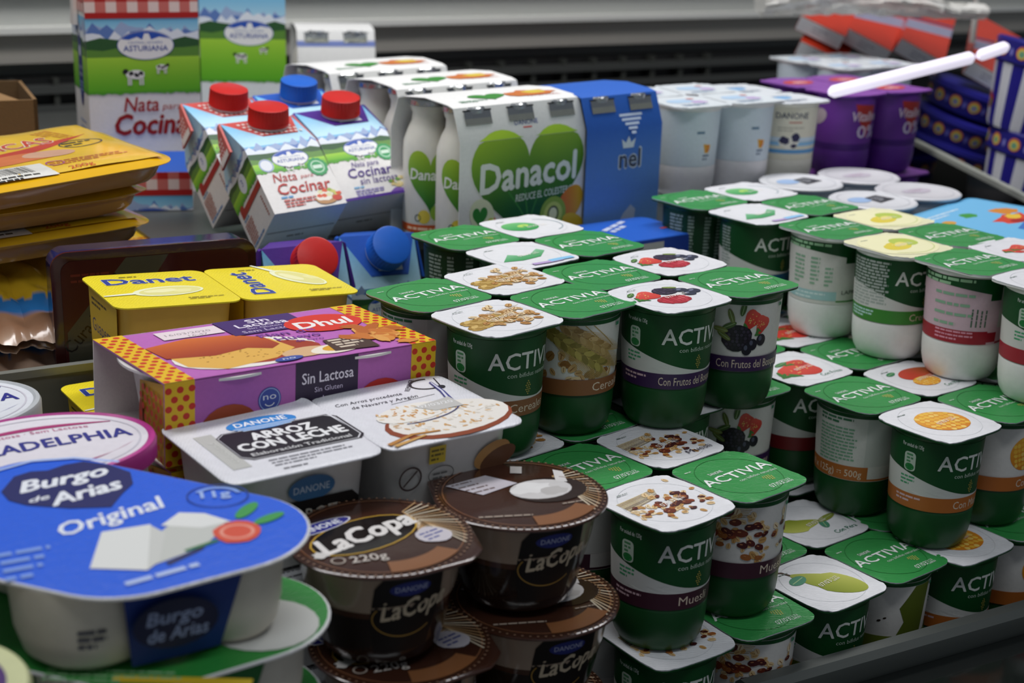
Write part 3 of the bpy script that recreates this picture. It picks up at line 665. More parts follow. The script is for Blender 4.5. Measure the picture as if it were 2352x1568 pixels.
def carton(label, loc, yaw, pitch, roll, style, grp='small cream cartons'):
    o = thing('cream_carton', label, 'carton', loc, yaw, pitch, roll, grp)
    ink = {'red': '#b5302b', 'purple': '#4a2a86', 'blue': '#2456a8'}[style]; trimc = {'red': '#c23a36', 'purple': '#4b2489', 'blue': '#2358b8'}[style]
    g = G(); x, y, h = CW/2, CD/2, CH
    FL, FR, BR, BL = (-x, -y, h), (x, -y, h), (x, y, h), (-x, y, h)
    T1, T2, Lt, Rt, K1, K2 = (-11, -y+1, h+9), (20, -y+1, h+9), (-x, -8, h+37), (x, -8, h+37), (-14, y-6, h+33), (18, y-6, h+33)
    g.loft([[(-x, -y, 0), (x, -y, 0), (x, y, 0), (-x, y, 0)], [FL, FR, BR, BL]], '#e6e3e0', 'paper', True, False)
    V = [FL, FR, BR, BL, T1, T2, Lt, Rt, K1, K2]
    sky = lambda p: mixc('#bfe2f2', '#6cb9e4', (p[2]-h)/36)
    g.add(V, [(0, 1, 5, 4), (0, 4, 6), (1, 7, 5), (3, 0, 6), (1, 2, 7), (3, 6, 8), (2, 9, 7), (2, 3, 8, 9)], sky, 'paper')
    tc = trimc if style != 'red' else '#c9524c'
    g.add(V, [(6, 4, 5, 7), (6, 7, 9, 8)], tc, 'paper')
    a = Art(len(bpy.data.objects)); up = Vector(T1)-Vector(Lt)
    fl = flat((2, -y+1, h+9), (1, 0, 0), (0, y-9, 28))
    if style == 'red':
        for i in range(9):
            for j in range(5):
                u = -13+i*4.2-j*2.2; a.rect(u, 2+j*5.6, u+2.6, 5+j*5.6, '#e9d5d0')
        a.up(); a.rect(-12.6, -.2, 17.6, 1.6, '#b52a28')
    else: a.rect(-12.6, -.2, 17.6, 1.4, mixc(trimc, '#000000', .15)); a.rect(-6, 4, 14, 13, '#dfe2ea')
    a.place(g, fl, base=.25)
    # front panel
    a = Art(77); W = CW; landscape(a, W, 0, 0, 56, 45, 37, h)
    logo(a, 2, 47, 30); cow(a, -2, 38.5, 3.4); cow(a, 9, 40, 2.2)
    if style == 'red':
        a.ell(-20, 43, 6, 6, '#e6e9ef'); a.up(); a.ring(-20, 43, 5.6, 5.6, .6, '#4f7fc0'); seal(a, 21, 36, 8)
        a.text('Nata', -20, 27, 8, ink, W=20, shear=.22); a.text('para', 3, 28, 3.4, ink, W=11, shear=.2); a.text('Cocinar', -20, 15.5, 10, ink, W=45, shear=.2, bold=.012)
        a.rows(-20, 12, 18, 1, 2, '#5f9fd0', 1.6); a.rows(-19, 9, 28, 3, 2.6, '#c0605a', 1.5)
        a.blob(16, 7, 9, 5, '#b98a5a'); a.up(); a.blob(15, 9.5, 8, 4.5, '#eee8dc'); a.up()
        for q in range(9): a.blob(11+q*2.1, 9+a.r.uniform(0, 6), 2.4, 1.6, a.r.choice(['#9ab04a', '#e0dcae', '#d9572f', '#c9c96a']))
        a.ell(25, 6, 4, 2.6, '#c9402f')
    else:
        seal(a, 21, 40, 7.5); a.text('Nata para', -13, 29.5, 5, ink, W=24, shear=.22); a.text('Cocinar', -19, 20, 9, ink, W=39, shear=.2, bold=.01); a.text('sin lactosa', -12, 13, 6.4, ink, W=34, shear=.2)
        a.rows(-19, 10, 16, 1, 2, '#7fb2d8', 1.5); a.rows(-19, 7, 27, 3, 2.2, '#9a90c0', 1.3); a.rect(-31, 0, 31, 2.4, trimc)
        a.poly([(10, 2.4), (16, 6), (31, 3), (31, 2.4)], '#7a58a8'); a.up()
        for q in range(16): a.blob(20+a.r.uniform(-6, 8), 11+a.r.uniform(-5, 4), 2.2, 1.4, a.r.choice(['#d8c48a', '#e8dcae', '#a9803c', '#6fa04a']))
    a.place(g, flat((0, -y, 0), (1, 0, 0), (0, 0, 1)), base=.15, step=.02)
    a = Art(31); landscape(a, CD, 0, 0, 56, 45, 36, h)
    a.ell(2, 46, 7, 8, '#dfe6ee'); a.up(); a.text('3', 0, 44, 6, '#3a5aa8'); a.ell(-16, 33, 4, 4, '#a8322f'); a.up(); a.rect(-20, 27, 26, 32.5, ink if style != 'red' else '#a8302c', l=9)
    a.rows(-20, 24, 18, 1, 2, '#6f8fb8', 1.6); 
    for q in range(8): a.rows(-22, 21-q*2.3, 28-q*.6, 1, 2, '#b0604e' if style == 'red' else '#8a86a0', 1.1); a.rows(18, 21-q*2.3, 4, 1, 2, '#b0604e', 1.1)
    a.rows(-22, 2.2, 44, 1, 2, '#5f86b8', 1.4)
    a.place(g, flat((-x, 0, 0), (0, -1, 0), (0, 0, 1)), base=.15, step=.02)
    a = Art(3); a.rect(-x+2, y*2*.48, x-2, y*2*.5, '#8a8078'); a.rows(-10, 17, 26, 1, 2, '#8f8780', 2); a.place(g, flat((0, y, 0), (1, 0, 0), (0, -1, 0)), base=.15)
    put('carton_body', g, o)
    def ear(s): g.loft([[(s*x, -9, h+37), (s*x, -5, h+37), (s*(x+2), -5, h+36), (s*(x+2), -9, h+36)], [(s*(x+5), -17, h+4), (s*(x+5), 7, h+4), (s*(x+7), 7, h+4), (s*(x+7), -17, h+4)]], trimc if style != 'red' else '#c7655e', 'paper')
    g = G(); ear(1); put('ear_flap', g, o); g = G(); ear(-1); a = Art(5)
    a.rect(-6, 0, 12, 6, '#e5dfda')
    if style == 'red':
        for i in range(4):
            for j in range(4): a.rect(-6+i*3.6, 6+j*4, -4.2+i*3.6, 8.2+j*4, '#ead6d0')
    a.place(g, flat((-x-7, -2, h+4), (0, -1, 0), (5/33, 0, 1)), base=.3)
    put('ear_flap', g, o)
    cm = capmesh('#c8211c' if style != 'blue' else '#1f63c8')
    put('cap', cm, o, Matrix.Translation((.0035, -.0172, .0880)) @ Matrix.Rotation(radians(56), 4, 'X'))
    g = G(); g.lathe([(15.5, 0), (15.5, 1.2), (13.5, 1.4), (12.8, 4)], '#dfe1e4', 'plastic', 40)
    put('spout', g, o, Matrix.Translation((.0035, -.0158, .0870)) @ Matrix.Rotation(radians(56), 4, 'X'))
    return o
def v3(*p): return Vector(p)
CFR = v3(-.1644, 1.1106, .2253); CPU = v3(-.1169, 1.1659, .2252)
carton('small cream carton with red cap and red script, lying furthest forward of the tilted cartons', CFR, 34.8, -46.6, -3.1, 'red')
carton('small cream carton with red cap and gingham top, directly behind the foremost tilted one', CFR+v3(-.044, .061, .003), 38, -45, -1, 'red')
carton('lactose-free small cream carton with red cap and purple trim, leaning beside the bottle pack', CPU, 31.6, -44.7, -4.1, 'purple')
carton('small milk carton with blue cap, half hidden behind the purple-trimmed carton', CPU+v3(-.044, .061, .003), 33, -44, -3, 'blue')
carton('upright small carton with purple top and red cap next to the dark meat tray', (-.1575, 1.040, .133), 30, 2, 0, 'purple')
carton('upright small carton with blue top and blue cap beside the plain green yogurts', (-.1123, 1.1033, .1260), 30, 0, 2, 'blue')
carton('lower small carton supporting the red-capped upright carton by the meat tray', (-.1575, 1.040, .018), 30, 0, 0, 'purple')
carton('lower small carton supporting the blue-capped upright carton by the green yogurts', (-.1123, 1.1033, .0100), 30, 0, 0, 'blue')

def tall(label, loc, yaw, W, D, Hh, style, tp=None, rf=32):
    o = thing('milk_carton', label, 'carton', loc, yaw); g = G(); x, y = W/2, D/2
    g.loft([[(-x, -y, 0), (x, -y, 0), (x, y, 0), (-x, y, 0)], [(-x, -y, Hh), (x, -y, Hh), (x, y, Hh), (-x, y, Hh)]], '#e9e6e3' if style == 'red' else '#e4e9ec', 'paper', True, False)
    tp = tp or ('#d9a09a' if style == 'red' else '#8cc6e8')
    g.add([(-x, -y, Hh), (x, -y, Hh), (x, y, Hh), (-x, y, Hh), (-x, -2, Hh+rf), (x, -2, Hh+rf), (x, 2, Hh+rf), (-x, 2, Hh+rf)], [(0, 1, 5, 4), (2, 3, 7, 6), (1, 2, 6, 5), (3, 0, 4, 7), (4, 5, 6, 7)], tp, 'paper')
    a = Art(21); a.win = (-x, 0, x, Hh)
    if style == 'red':
        landscape(a, W, 0, 0, Hh-36, Hh-53, Hh-84, Hh-19, 0); gingham(a, -x, x, Hh-15, Hh, 9); a.rect(-x, Hh-20, x, Hh-15, '#b3201f'); a.up()
        logo(a, 2, Hh-43, 48); cow(a, -8, Hh-68, 8); cow(a, 15, Hh-62, 5, -1)
        a.text('Nata', -19, Hh-100, 13, '#a82425', W=30, shear=.2, bold=.01); a.text('para', 14, Hh-99, 6, '#a82425', W=17, shear=.2); a.text('Cocinar', -27, Hh-120, 18, '#9c1f20', W=72, shear=.2, bold=.03)
    else:
        landscape(a, W, 0, 0, Hh-28, Hh-46, Hh-88, Hh); logo(a, 6, Hh-40, 48); cow(a, -2, Hh-63, 6); cow(a, 20, Hh-56, 4, -1)
    a.place(g, flat((0, -y, 0), (1, 0, 0), (0, 0, 1)), base=.15, step=.03)
    a = Art(22); a.win = (-y, 0, y, Hh); landscape(a, D, 0, 0, Hh-36, Hh-53, Hh-84, Hh-19 if style == 'red' else Hh)
    if style == 'red':
        gingham(a, -y, y, Hh-15, Hh, 7.5); P = [(4+11*cos(t), Hh-66+32*sin(t)) for t in (2*pi*i/24 for i in range(24))]; a.poly(P, '#2a2f7c'); a.up()
        a.text('GARANTIA', -5, Hh-66, 3.4, '#c9cfe8', W=18); a.text('GANADERA', -5, Hh-72, 3.4, '#c9cfe8', W=18); a.ell(4, Hh-50, 5, 5, '#cfd6ea'); a.rows(-5, Hh-78, 18, 4, 3.4, '#8fa6d8', 1.4); a.rows(-10, Hh-112, 30, 6, 6, '#8fa0c8', 1.6)
    else: a.rect(-y, 0, y, Hh, '#22305f', l=1); a.L = 6
    a.place(g, flat((-x, 0, 0), (0, -1, 0), (0, 0, 1)), base=.15, step=.03)
    a = Art(23)
    if style == 'red' and tp == '#d9a09a': gingham(a, -x, x, 0, 32, 7.5)
    a.place(g, flat((0, -y, Hh), (1, 0, 0), (0, y-2, 32)), base=.2)
    put('carton_body', g, o)
    g = G(); s = -1
    if rf > 20: g.loft([[(s*x, -4, Hh+30), (s*x, 4, Hh+30), (s*(x+2), 4, Hh+30), (s*(x+2), -4, Hh+30)], [(s*(x+1), -5, Hh-28), (s*(x+1), 12, Hh-28), (s*(x+5), 12, Hh-28), (s*(x+5), -5, Hh-28)]], '#e3dbd6' if style == 'red' else '#22305f', 'paper'), put('ear_flap', g, o)
    if rf > 20: g = G(); g.box(-x, x, -1.2, 1.2, Hh+31, Hh+46, '#e4d9d4', 'paper'); put('top_fin', g, o)
    return o
tall('tall cream carton with red gingham top and large red script, back left corner', (-.343, 1.335, .2072), 25, 97, 72, 174, 'red')
tall('tall milk carton with blue top, mountains and cows, right behind the gingham cream carton', (-.285, 1.545, .2075), 9, 85, 72, 162, 'blue')
tall('cream carton with blue top and gingham band, showing between sausage packs and tilted cartons', (-.318, 1.262, .2076), 12, 74, 60, 33, 'red', '#1f4fa8', 12)

# ------------------------------------------------------------------ card-sleeved bottle packs
def bottle(capc='silver', art=True):
    g = G(); prof = [(15, 0), (20, 1.5), (21, 5), (21, 62), (20.5, 70), (17, 79), (14.2, 84), (13.8, 90), (15, 92), (15.6, 95), (15.6, 99)]
    g.lathe(prof, '#e9e6da', 'milk', 40, True, True)
    if art:
        a = Art(9); P = heart(0, 42, 40, 46); a.poly(P, lambda x, y: mixc('#1f6a22', '#a9cc3a', (y-20)/44)); a.up(); a.text('Danacol', 0, 44, 8, '#eef0e6', W=34, al='c', bold=.02, shear=.1)
        a.ell(6, 20, 6, 6, '#8fb83c'); a.ell(-5, 17, 5, 5, '#e0c84a'); a.rect(-33, 0, 33, 11, '#c9541f'); a.up(); a.rows(-20, 7, 40, 2, 4, '#f0c8a8', 2); a.ring(-10, 16, 2.6, 2.6, .6, '#2f4a3a')
        a.place(g, cyl(lambda z: 21.0 if z > 5 else 20.2, -pi/2-.6), L=3, base=.25)
    return g
BOT = bottle().mesh('bottle'); BOTP = bottle(art=False).mesh('bottle')
g = G(); g.lathe([(16, 95.5), (17, 96), (16.8, 99.2), (15.5, 100.4), (0.1, 100.6)], '#c9cccc', 'silver', 30, False, False); CAP = g.mesh('foil_cap')
def bottles(label, loc, yaw, nx, style, base='#e8e8e5', grp='sleeved bottle packs'):
    o = thing('bottle_pack', label, 'drink pack', loc, yaw, group=grp); o.scale = (1, 1, 1.10); W = nx*43; D = 88
    for i in range(nx):
        for j in range(2):
            b = put('bottle', BOT if style == 'heart' else BOTP, o, Matrix.Translation((((i-(nx-1)/2)*43)*.001, (-21.5+43*j)*.001, .0006)))
            put('foil_cap', CAP, b)
    g = G(); hh = 101.6
    prof = [(-44.2, 0), (-44.4, 78), (-35, 101), (-28, hh+1), (0, hh+3), (28, hh+1), (35, 101), (44.4, 78), (44.2, 0)]; t = .6
    x = W/2
    vs = [(sx*x, y, z) for y, z in prof for sx in (-1, 1)]+[(sx*x, y*(1-t/44), z-(t if z > 90 else 0)) for y, z in prof for sx in (-1, 1)]
    n = len(prof); fs = []
    for i in range(n-1):
        fs += [(2*i, 2*i+1, 2*i+3, 2*i+2), (2*n+2*i, 2*n+2*i+2, 2*n+2*i+3, 2*n+2*i+1), (2*i, 2*i+2, 2*n+2*i+2, 2*n+2*i), (2*i+1, 2*n+2*i+1, 2*n+2*i+3, 2*i+3)]
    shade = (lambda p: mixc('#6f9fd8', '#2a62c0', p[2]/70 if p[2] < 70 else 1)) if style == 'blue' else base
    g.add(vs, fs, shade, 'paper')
    fr = flat((0, -44.4, 0), (1, 0, 0), (0, 0, 1)); sl = flat((0, -44.4, 78), (1, 0, 0), (0, 9.4, 23)); a = Art(13); b2 = Art(14)
    if style == 'heart':
        P = heart(5, 40, 117, 90, 64)
        low = [(u, min(v, 77.8)) for u, v in P]
        colh = lambda u, v: mixc('#155a1c', '#a5c934', max(0, min(1, (v-22)/62+abs(u-6)/260-.1-.3*max(0, (u-24)/50))))
        a.poly([(u*1.03, v) for u, v in low], '#eeeee6'); a.up(); a.poly(low, colh); a.up(); b2.poly([(u, max(v, 78)-78) for u, v in P], lambda u, v: colh(u, v+78)); b2.up()
        for dx in (-9, -2, 5): a.stroke([(6+dx*2.4, 40), (6+dx, 26), (6, 14)], 1.6, '#3f8a34', .6)
        a.up(); a.text('Danacol', -44, 41, 21, '#e9efe6', W=100, bold=.028, shear=.06, rot=.03); a.text('.', 58, 43, 21, '#e9efe6')
        a.text('REDUCE EL COLESTEROL', -8, 32, 5.2, '#dfeadb', W=63, shear=.12, rot=.03, bold=.01)
        a.up(); a.poly([(-50, 30), (-30, 24), (-18, 10), (-14, 14), (-3, 4), (-24, 1), (-21, 5), (-40, 12), (-52, 22)], '#d9642a'); a.up(); a.ell(-42, 26, 13, 11, '#e6ecc8', -.6); a.up(); a.poly(heart(-44, 24, 15, 15), '#2f8a34'); a.ell(-33, 19, 4, 4, '#cddc4a'); a.up()
        a.ell(50, 25, 16, 11, lambda u, v: mixc('#d9622a', '#dfae2c', (u-36)/26), .7); a.up(); a.ell(32, 19, 14, 13, '#8fb03c'); a.up(); a.ell(32, 19, 10, 9, '#c3d36a'); a.up(); a.ell(32, 19, 4, 5, '#eef0c0'); a.ring(32, 19, 6, 6, 1.4, '#39432a'); a.ell(54, 11, 12, 6, '#e3bd2e', -.3); a.ell(21, 9, 9, 8, '#e6cf8a'); a.up(); a.ell(21, 9, 5, 4, '#d8b24f')
        a.up(); a.rect(10, -1, 64, 4.5, '#c4542a'); a.up(); a.text('TROPICAL', 12, .2, 3.4, '#efc9a8', W=24); a.text('0%', 42, .2, 3.6, '#f2dcc8', W=8); a.rows(52, 2.8, 11, 2, 1.6, '#efc9a8', .8)
        a.rows(-56, 2, 36, 2, 3, '#6a7a70', 1.6)
        b2.text('DANONE', -8, 9, 3.6, '#2b3f8a', W=24); b2.rect(0, 6.5, 9, 7.4, '#c9403a'); b2.up()
    elif style == 'blue':
        a.text('nel', -6, 47, 15, '#e9ecf2', W=25, bold=.05); a.up(); a.text('nel', -5.5, 47.4, 14, '#2c3656', W=24, bold=.02); a.poly([(-2, 62), (-4, 69), (1, 66), (4, 71), (7, 66), (12, 69), (10, 62)], '#e4e8f0')
        a.poly([(-6, 2), (14, 2), (16, 14), (10, 18), (2, 12)], '#b9c6d8'); a.up()
        for q, w2 in enumerate((26, 22, 16, 10, 5)): b2.rect(8-w2/2, 8-q*3.4, 8+w2/2, 10-q*3.4, '#c6d4ec')
    else:
        b2.rect(-x, 8, x, 14, '#6f7fb8'); a.rows(-x+8, 60, 70, 4, 7, '#9fb0c8', 3)
    a.place(g, fr, base=.2, step=.03); b2.place(g, sl, base=.2, step=.03)
    if style == 'heart':
        a = Art(15); a.poly(heart(-14, 12, 36, 18), '#3f8a3a'); a.blob(30, 14, 24, 9, '#c9743a'); a.up(); a.blob(36, 16, 12, 5, '#d8c04a'); a.text('TROPICAL', 18, 3, 4, '#b04a2c', W=36); a.rows(-50, 4, 30, 2, 3, '#6f9a7c', 1.6)
        a.place(g, flat((0, -28, hh+1.1), (1, 0, 0), (0, 28, 2)), base=.3)
    put('card_sleeve', g, o)
    g = G()                                                # caps peeping through the shoulder slots
    for i in range(nx):
        X = (i-(nx-1)/2)*43
        P = [(X-13, -41.6, 90), (X+13, -41.6, 90), (X+13, -38.6, 97), (X-13, -38.6, 97)]
        a = Art(4+i); a.rect(X-13, 12, X+13, 16.5, '#d9d9c9'); a.rect(X-13, 16.5, X+13, 22, '#b9bcbc'); a.up(); a.rect(X-14, 21.5, X+14, 22.6, '#5a5d5a'); a.place(g, sl, 'silver', base=.9)
    put('slot', g, o)
    return o
DY = 41
bottles('six-pack of white bottles in card sleeve with big green heart and tropical fruit', (-.0238, 1.1836, .2085), DY, 3, 'heart')
bottles('heart-printed bottle pack standing directly behind the front six-pack', (-.0745, 1.279, .2080), DY, 3, 'heart')
bottles('third heart-printed bottle pack, farthest back in its row near the milk cartons', (-.140, 1.364, .2080), DY, 3, 'heart')
bottles('blue sleeved bottle pack with white crown drawing, right next to the green heart pack', (.0590, 1.2500, .2080), DY, 2, 'blue')
bottles('plain white bottle pack with violet stripe in front of the steel back wall', (-.214, 1.70, .208), 14, 2, 'white')
# ------------------------------------------------------------------ sausage packs
def soft(w, d, n=8, N=80): 
    P = []
    for i in range(N):
        t = 2*pi*i/N; c, q = cos(t), sin(t); P.append((copysign(abs(c)**(2/n), c)*w/2, copysign(abs(q)**(2/n), q)*d/2))
    return P
def filmpack(label, loc, yaw, pitch, roll, style, W=170, D=120, h=20):
    o = thing('sausage_pack', label, 'sausages', loc, yaw, pitch, roll, 'packs of sausages', s=1.11); o.scale.z *= .8; g = G(); r = random.Random(len(label))
    out = soft(W, D, 9); ph = r.uniform(0, 6)
    def ring(k, z, amp): return [(x*k, y*k, z+amp*sin(.11*x+ph)*cos(.09*y+ph)) for x, y in out]
    g.loft([ring(.86, 0, .5), ring(.90, 4, .5), ring(.93, 12, .4)], '#b98a52', 'film', True, False)
    g.loft([ring(.93, 12, .4), ring(.985, 14.5, .8), ring(1, 15, 1), ring(1, 15.6, 1)], '#cfa04a' if style == 'y' else '#c9a890', 'film', False, False)
    yel = '#e6b21a'
    g.loft([ring(1, 15.6, 1), ring(.97, 16.4, .8), ring(.90, 19, .5), ring(.5, 20.5, .5), ring(.05, 20.8, .3)], yel, 'film', False, True)
    fl = lambda u, v, off: (u, v, 20.9+.5*sin(.11*u+ph)*cos(.09*v+ph)+off-(.0 if max(abs(u)/W, abs(v)/D) < .40 else (max(abs(u)/W, abs(v)/D)-.40)*30))
    a = Art(8); c1, c2 = ('#c9381f', '#e5662a') if style == 'y' else ('#2f86c8', '#3f9ad8')
    a.rect(-76, -52, 76, 52, '#e9bd22'); a.up(); a.rect(-66, 26, 0, 46, '#c3281f'); a.up(); a.rect(-64, 28, -2, 44, '#eee3dc'); a.up(); a.text('Mayer', -40, 31, 10, '#c3281f', W=36, bold=.02)
    a.poly([(-40, -4), (10, 6), (66, 24), (40, 8), (10, -6), (-20, -12)], c1); a.up()
    a.text('TIERNAS' if style != 'y' else 'AUTENTICAS', -72, 6, 15, '#f0e2d4', W=110, rot=.06, bold=.045); a.up(); a.text('TIERNAS' if style != 'y' else 'AUTENTICAS', -72, 6, 15, c1, W=110, rot=.06, bold=.012)
    a.ell(-18, -14, 56, 10, '#d8743a', .04); a.up(); a.ell(20, -12, 18, 8, '#dba98a', .04); a.ring(50, 2, 15, 9, 1.2, '#4a4430'); a.up(); a.rows(38, 4, 22, 2, 5, '#4a4430', 2.4)
    a.poly([(-52, -26), (-30, -10), (-26, -11), (-46, -27)], '#cfd0c0'); a.poly([(-38, -26), (-18, -10), (-14, -11), (-32, -27)], '#cfd0c0')
    a.rows(8, -32, 54, 3, 3.6, '#c9662a', 1.6); a.rows(46, 44, 26, 4, 4, '#d8902a', 1.8, rot=-1.2)
    a.rect(-40, -54, 4, -30, '#e6e4dd'); a.up()
    for q in range(22): a.rect(-36+q*1.35, -46, -36+q*1.35+a.r.uniform(.3, .9), -32, '#26241f')
    a.rows(-36, -51, 30, 2, 3, '#3a3833', 1.8); a.text('200g', 14, -50, 5, '#c9401f', W=16); a.ring(12, -34, 6, 5, .8, '#a8508a'); a.ell(-64, -42, 14, 14, '#a8381f')
    a.place(g, fl, 'film', L=12, base=.5, step=.05)
    put('film_pack', g, o); return o
S1 = v3(-.349, 1.008, .2760)
filmpack('yellow sausage pack with red script lying on top of the sausage stack', S1, 45.9, 2.9, -2.2, 'y')
filmpack('second yellow sausage pack, just beneath the topmost one', S1+v3(-.020, .008, -.0225), 43, 1, -1, 'y')
filmpack('third yellow sausage pack from the top, barcode facing out', S1+v3(-.018, .005, -.0440), 41, 1, -1, 'y')
filmpack('yellow and blue sausage pack half covered by the standing dark meat tray', (-.351, 1.147, .186), 41, 0, 1, 'b')
def links(label, loc, yaw, pitch, roll, cols, n=6, L=150, r=11):
    """a vacuum pack: a row of sausages under ridged film"""
    o = thing('sausage_pack', label, 'sausages', loc, yaw, pitch, roll, 'packs of sausages', s=1.12); g = G(); rr = random.Random(n+len(label)); W = n*2*r
    nu, nv = n*14, 34; vs = []
    for s in (1, -1):
        for j in range(nv+1):
            v = -L/2+L*j/nv; e = min(1, (v+L/2)/(L*.42)+.04, (L/2-v)/(L*.12)+.04); e = sqrt(max(0, 1-(1-e)**2))
            for i in range(nu+1):
                u = i/nu*n; q = abs(sin(pi*u)); z = r*(.72+.28*q+.16*sin(v*.21+i*.13)*sin(i*.31))*e*(1 if s > 0 else .75); z = max(z, .6)*(s)
                vs.append((u*2*r-W/2, v+rr.uniform(-.3, .3)+(3.5*cos(2*pi*u+.5*sin(i)) if abs(v) > L*.44 else 0), z+r))
    m = (nu+1)*(nv+1); fs = []
    for j in range(nv):
        for i in range(nu):
            k = j*(nu+1)+i; fs.append((k, k+1, k+nu+2, k+nu+1)); fs.append((m+k, m+k+nu+1, m+k+nu+2, m+k+1))
    def col(p):
        t = (p[1]+L/2)/L+.012*sin(p[0]*.5)
        return mixc(cols[0], '#d9c3b0', max(0, .6-t*8)) if t < .16 else mixc(cols[1], cols[1], 0) if t < .27 else mixc(cols[2], cols[2], 0) if t < .45 else mixc(cols[3], cols[3], 0)
    g.add(vs, fs, col, 'film'); put('film_pack', g, o)
    return o
LK = [('blue-banded frankfurter pack showing its round sausage ends, top of the left pile', (-.394, 1.0136, .1920), -52, ('#b98a6a', '#2c7fc6', '#e0b52c', '#e6bf3a')),
      ('blue-banded frankfurter pack with wrinkled clear film, second in the left pile', (-.386, 1.011, .1665), -49, ('#b99a84', '#2c7fc6', '#b99a84', '#dfb02c')),
      ('yellow and brown bacon-style pack, third down in the left pile', (-.394, 1.017, .1410), -55, ('#a8603a', '#d9a52c', '#a8502a', '#dca82c')),
      ('yellow-brown sausage pack with dark ends, fourth down in the left pile', (-.388, 1.015, .1155), -48, ('#8a5a34', '#d9a02a', '#8a4a24', '#34507a')),
      ('green and white sausage pack at the foot of the left pile by the steel divider', (-.394, 1.010, .0900), -52, ('#7fae5a', '#4f9a3c', '#e0e0d0', '#6fae48'))]
for lb, p, yw, c in LK: links(lb, tuple(Vector(p)+Vector((.018, -.036, .006))), yw+90-8, 15, 3, c)
# dark tray of sliced meat standing on edge
o = thing('meat_tray', 'dark red sliced meat tray with navy back, standing on edge against the sausages', 'meat tray', (-.236, .948, .1405), 27, -1, 0)
g = G(); P = rrect(136, 108, 11)
def XZ(k, y, dz=0): return [(x*k, y, z*k+54+dz) for x, z in P]
g.loft([XZ(1, 0), XZ(1, 2.2)], '#5a1f1c', 'film', False, False); g.loft([XZ(.985, 2.2), XZ(.975, 28), XZ(.94, 31)], '#232c66', 'film', False, True); g.loft([XZ(1, 2.2), XZ(.985, 2.2)], '#232a5c', 'film', False, False); put('tray', g, o)
g = G(); g.loft([XZ(1, 0), XZ(.95, -.5), XZ(.5, -.9), XZ(.02, -1)], '#3a1514', 'film', False, True)
a = Art(6); Q = rrect(126, 98, 8); 
for i in range(len(Q)): pass
a.poly([(x*.985, y*.985+54) for x, y in Q], '#42191b'); a.up(); a.poly([(-60, 55), (-20, 102), (8, 102), (-48, 20), (-60, 14)], '#4a4a3e'); a.up()
a.text('AÑOS', -38, 70, 8, '#1a1714', W=24, rot=.85); a.text('Curado', -58, 40, 9, '#1c1512', W=34, rot=.8); a.ell(12, 46, 26, 20, '#241a2a'); a.rows(-56, 92, 26, 2, 4, '#6a2a24', 1.6)
a.place(g, flat((0, -1, 0), (1, 0, 0), (0, 0, 1)), 'film', base=.4, step=.08); put('film_lid', g, o)

# ------------------------------------------------------------------ dairy desserts
DL = {}
def danet_lid(k):
    if k in DL: return DL[k]
    g = G(); P = rrect(72.5, 74.5, 8); g.slab(P, [(1, 0), (1, .8), (.97, 1.0), (.5, 1.1), (.02, 1.1)], '#efdb2c', 'foil', True, True); a = Art(4)
    if k == 0: a.text('Danet', -27, 12, 13, '#eef0ea', W=52, bold=.04); a.up(); a.text('Danet', -27, 12, 13, '#2a3f92', W=52, bold=.024); sx, sy, rt = 2, -8, .1
    else: a.text('Danet', -14, -27, 13, '#eef0ea', W=50, bold=.04, rot=1.57); a.up(); a.text('Danet', -14, -27, 13, '#2a3f92', W=50, bold=.024, rot=1.57); sx, sy, rt = 13, 4, -1.1
    a.up(); a.ell(sx, sy, 21, 10, '#eef0c8', rt); a.up(); a.ell(sx+1, sy, 18.5, 8, '#e3dd8e', rt); a.up(); a.blob(sx-3, sy+1, 10, 4, '#efebb4', .2, 14, rt); a.blob(sx+8, sy-1, 6, 3, '#ece6a2', .2, 12, rt); a.up()
    q = rt+pi; a.stroke([(sx+20*cos(q), sy+20*sin(q)), (sx+38*cos(q), sy+38*sin(q))], 3.6, '#eef0d8', .5); a.rows(-16, 27, 18, 1, 2, '#5a5420', 1.2); a.rows(8, -25, 22, 2, 2.6, '#8a7a1c', 1)
    a.place(g, flat((0, 0, 1.1), (1, 0, 0), (0, 1, 0)), base=.2, step=.03); DL[k] = g.mesh('lid'); return DL[k]
g = G(); P = rrect(66, 68, 9); g.slab(P, [(.78, 1), (.82, 0), (.86, 1.5), (.90, 8), (.97, 58), (1.0, 60)], '#d9b04c', 'milk', True, True); a = Art(2)
a.poly([(x*.92, y) for x, y in ((-26, 2), (26, 2), (30, 58), (-30, 58))], '#dcb722'); a.up(); a.text('Guaperas', -22, 34, 8, '#27306a', W=40); a.text('Danet', -10, 18, 5, '#8a7a2a', W=16); a.rows(-22, 52, 30, 2, 3, '#5a4c1c', 1.4)
a.place(g, flat((-30.2, 0, 0), (0, -1, 0), (-.05, 0, 1)), base=.4, step=.04); DC = g.mesh('cup_body')
def danet(label, loc, yaw, roll=0):
    o = thing('custard_pack', label, 'custard', loc, yaw, 0, roll, 'yellow custard packs', s=1.069)
    for i in (0, 1):
        c = put('cup', DC, o, Matrix.Translation(((i-.5)*.0730, 0, 0))); put('lid', danet_lid(i), c, Matrix.Translation((0, 0, .0602)))
    return o
DZ = .0652
danet('top pack of two yellow custard pots with spoon pictures, in front of the meat tray', (-.185, .890, .1742), 31.3, 3.0)
danet('yellow custard pack peeping out left of the pink flan box, under the top custard pack', (-.199, .892, .1070), 34)
danet('third yellow custard pack down, hidden behind the pink flan boxes', (-.193, .892, .0402), 31)

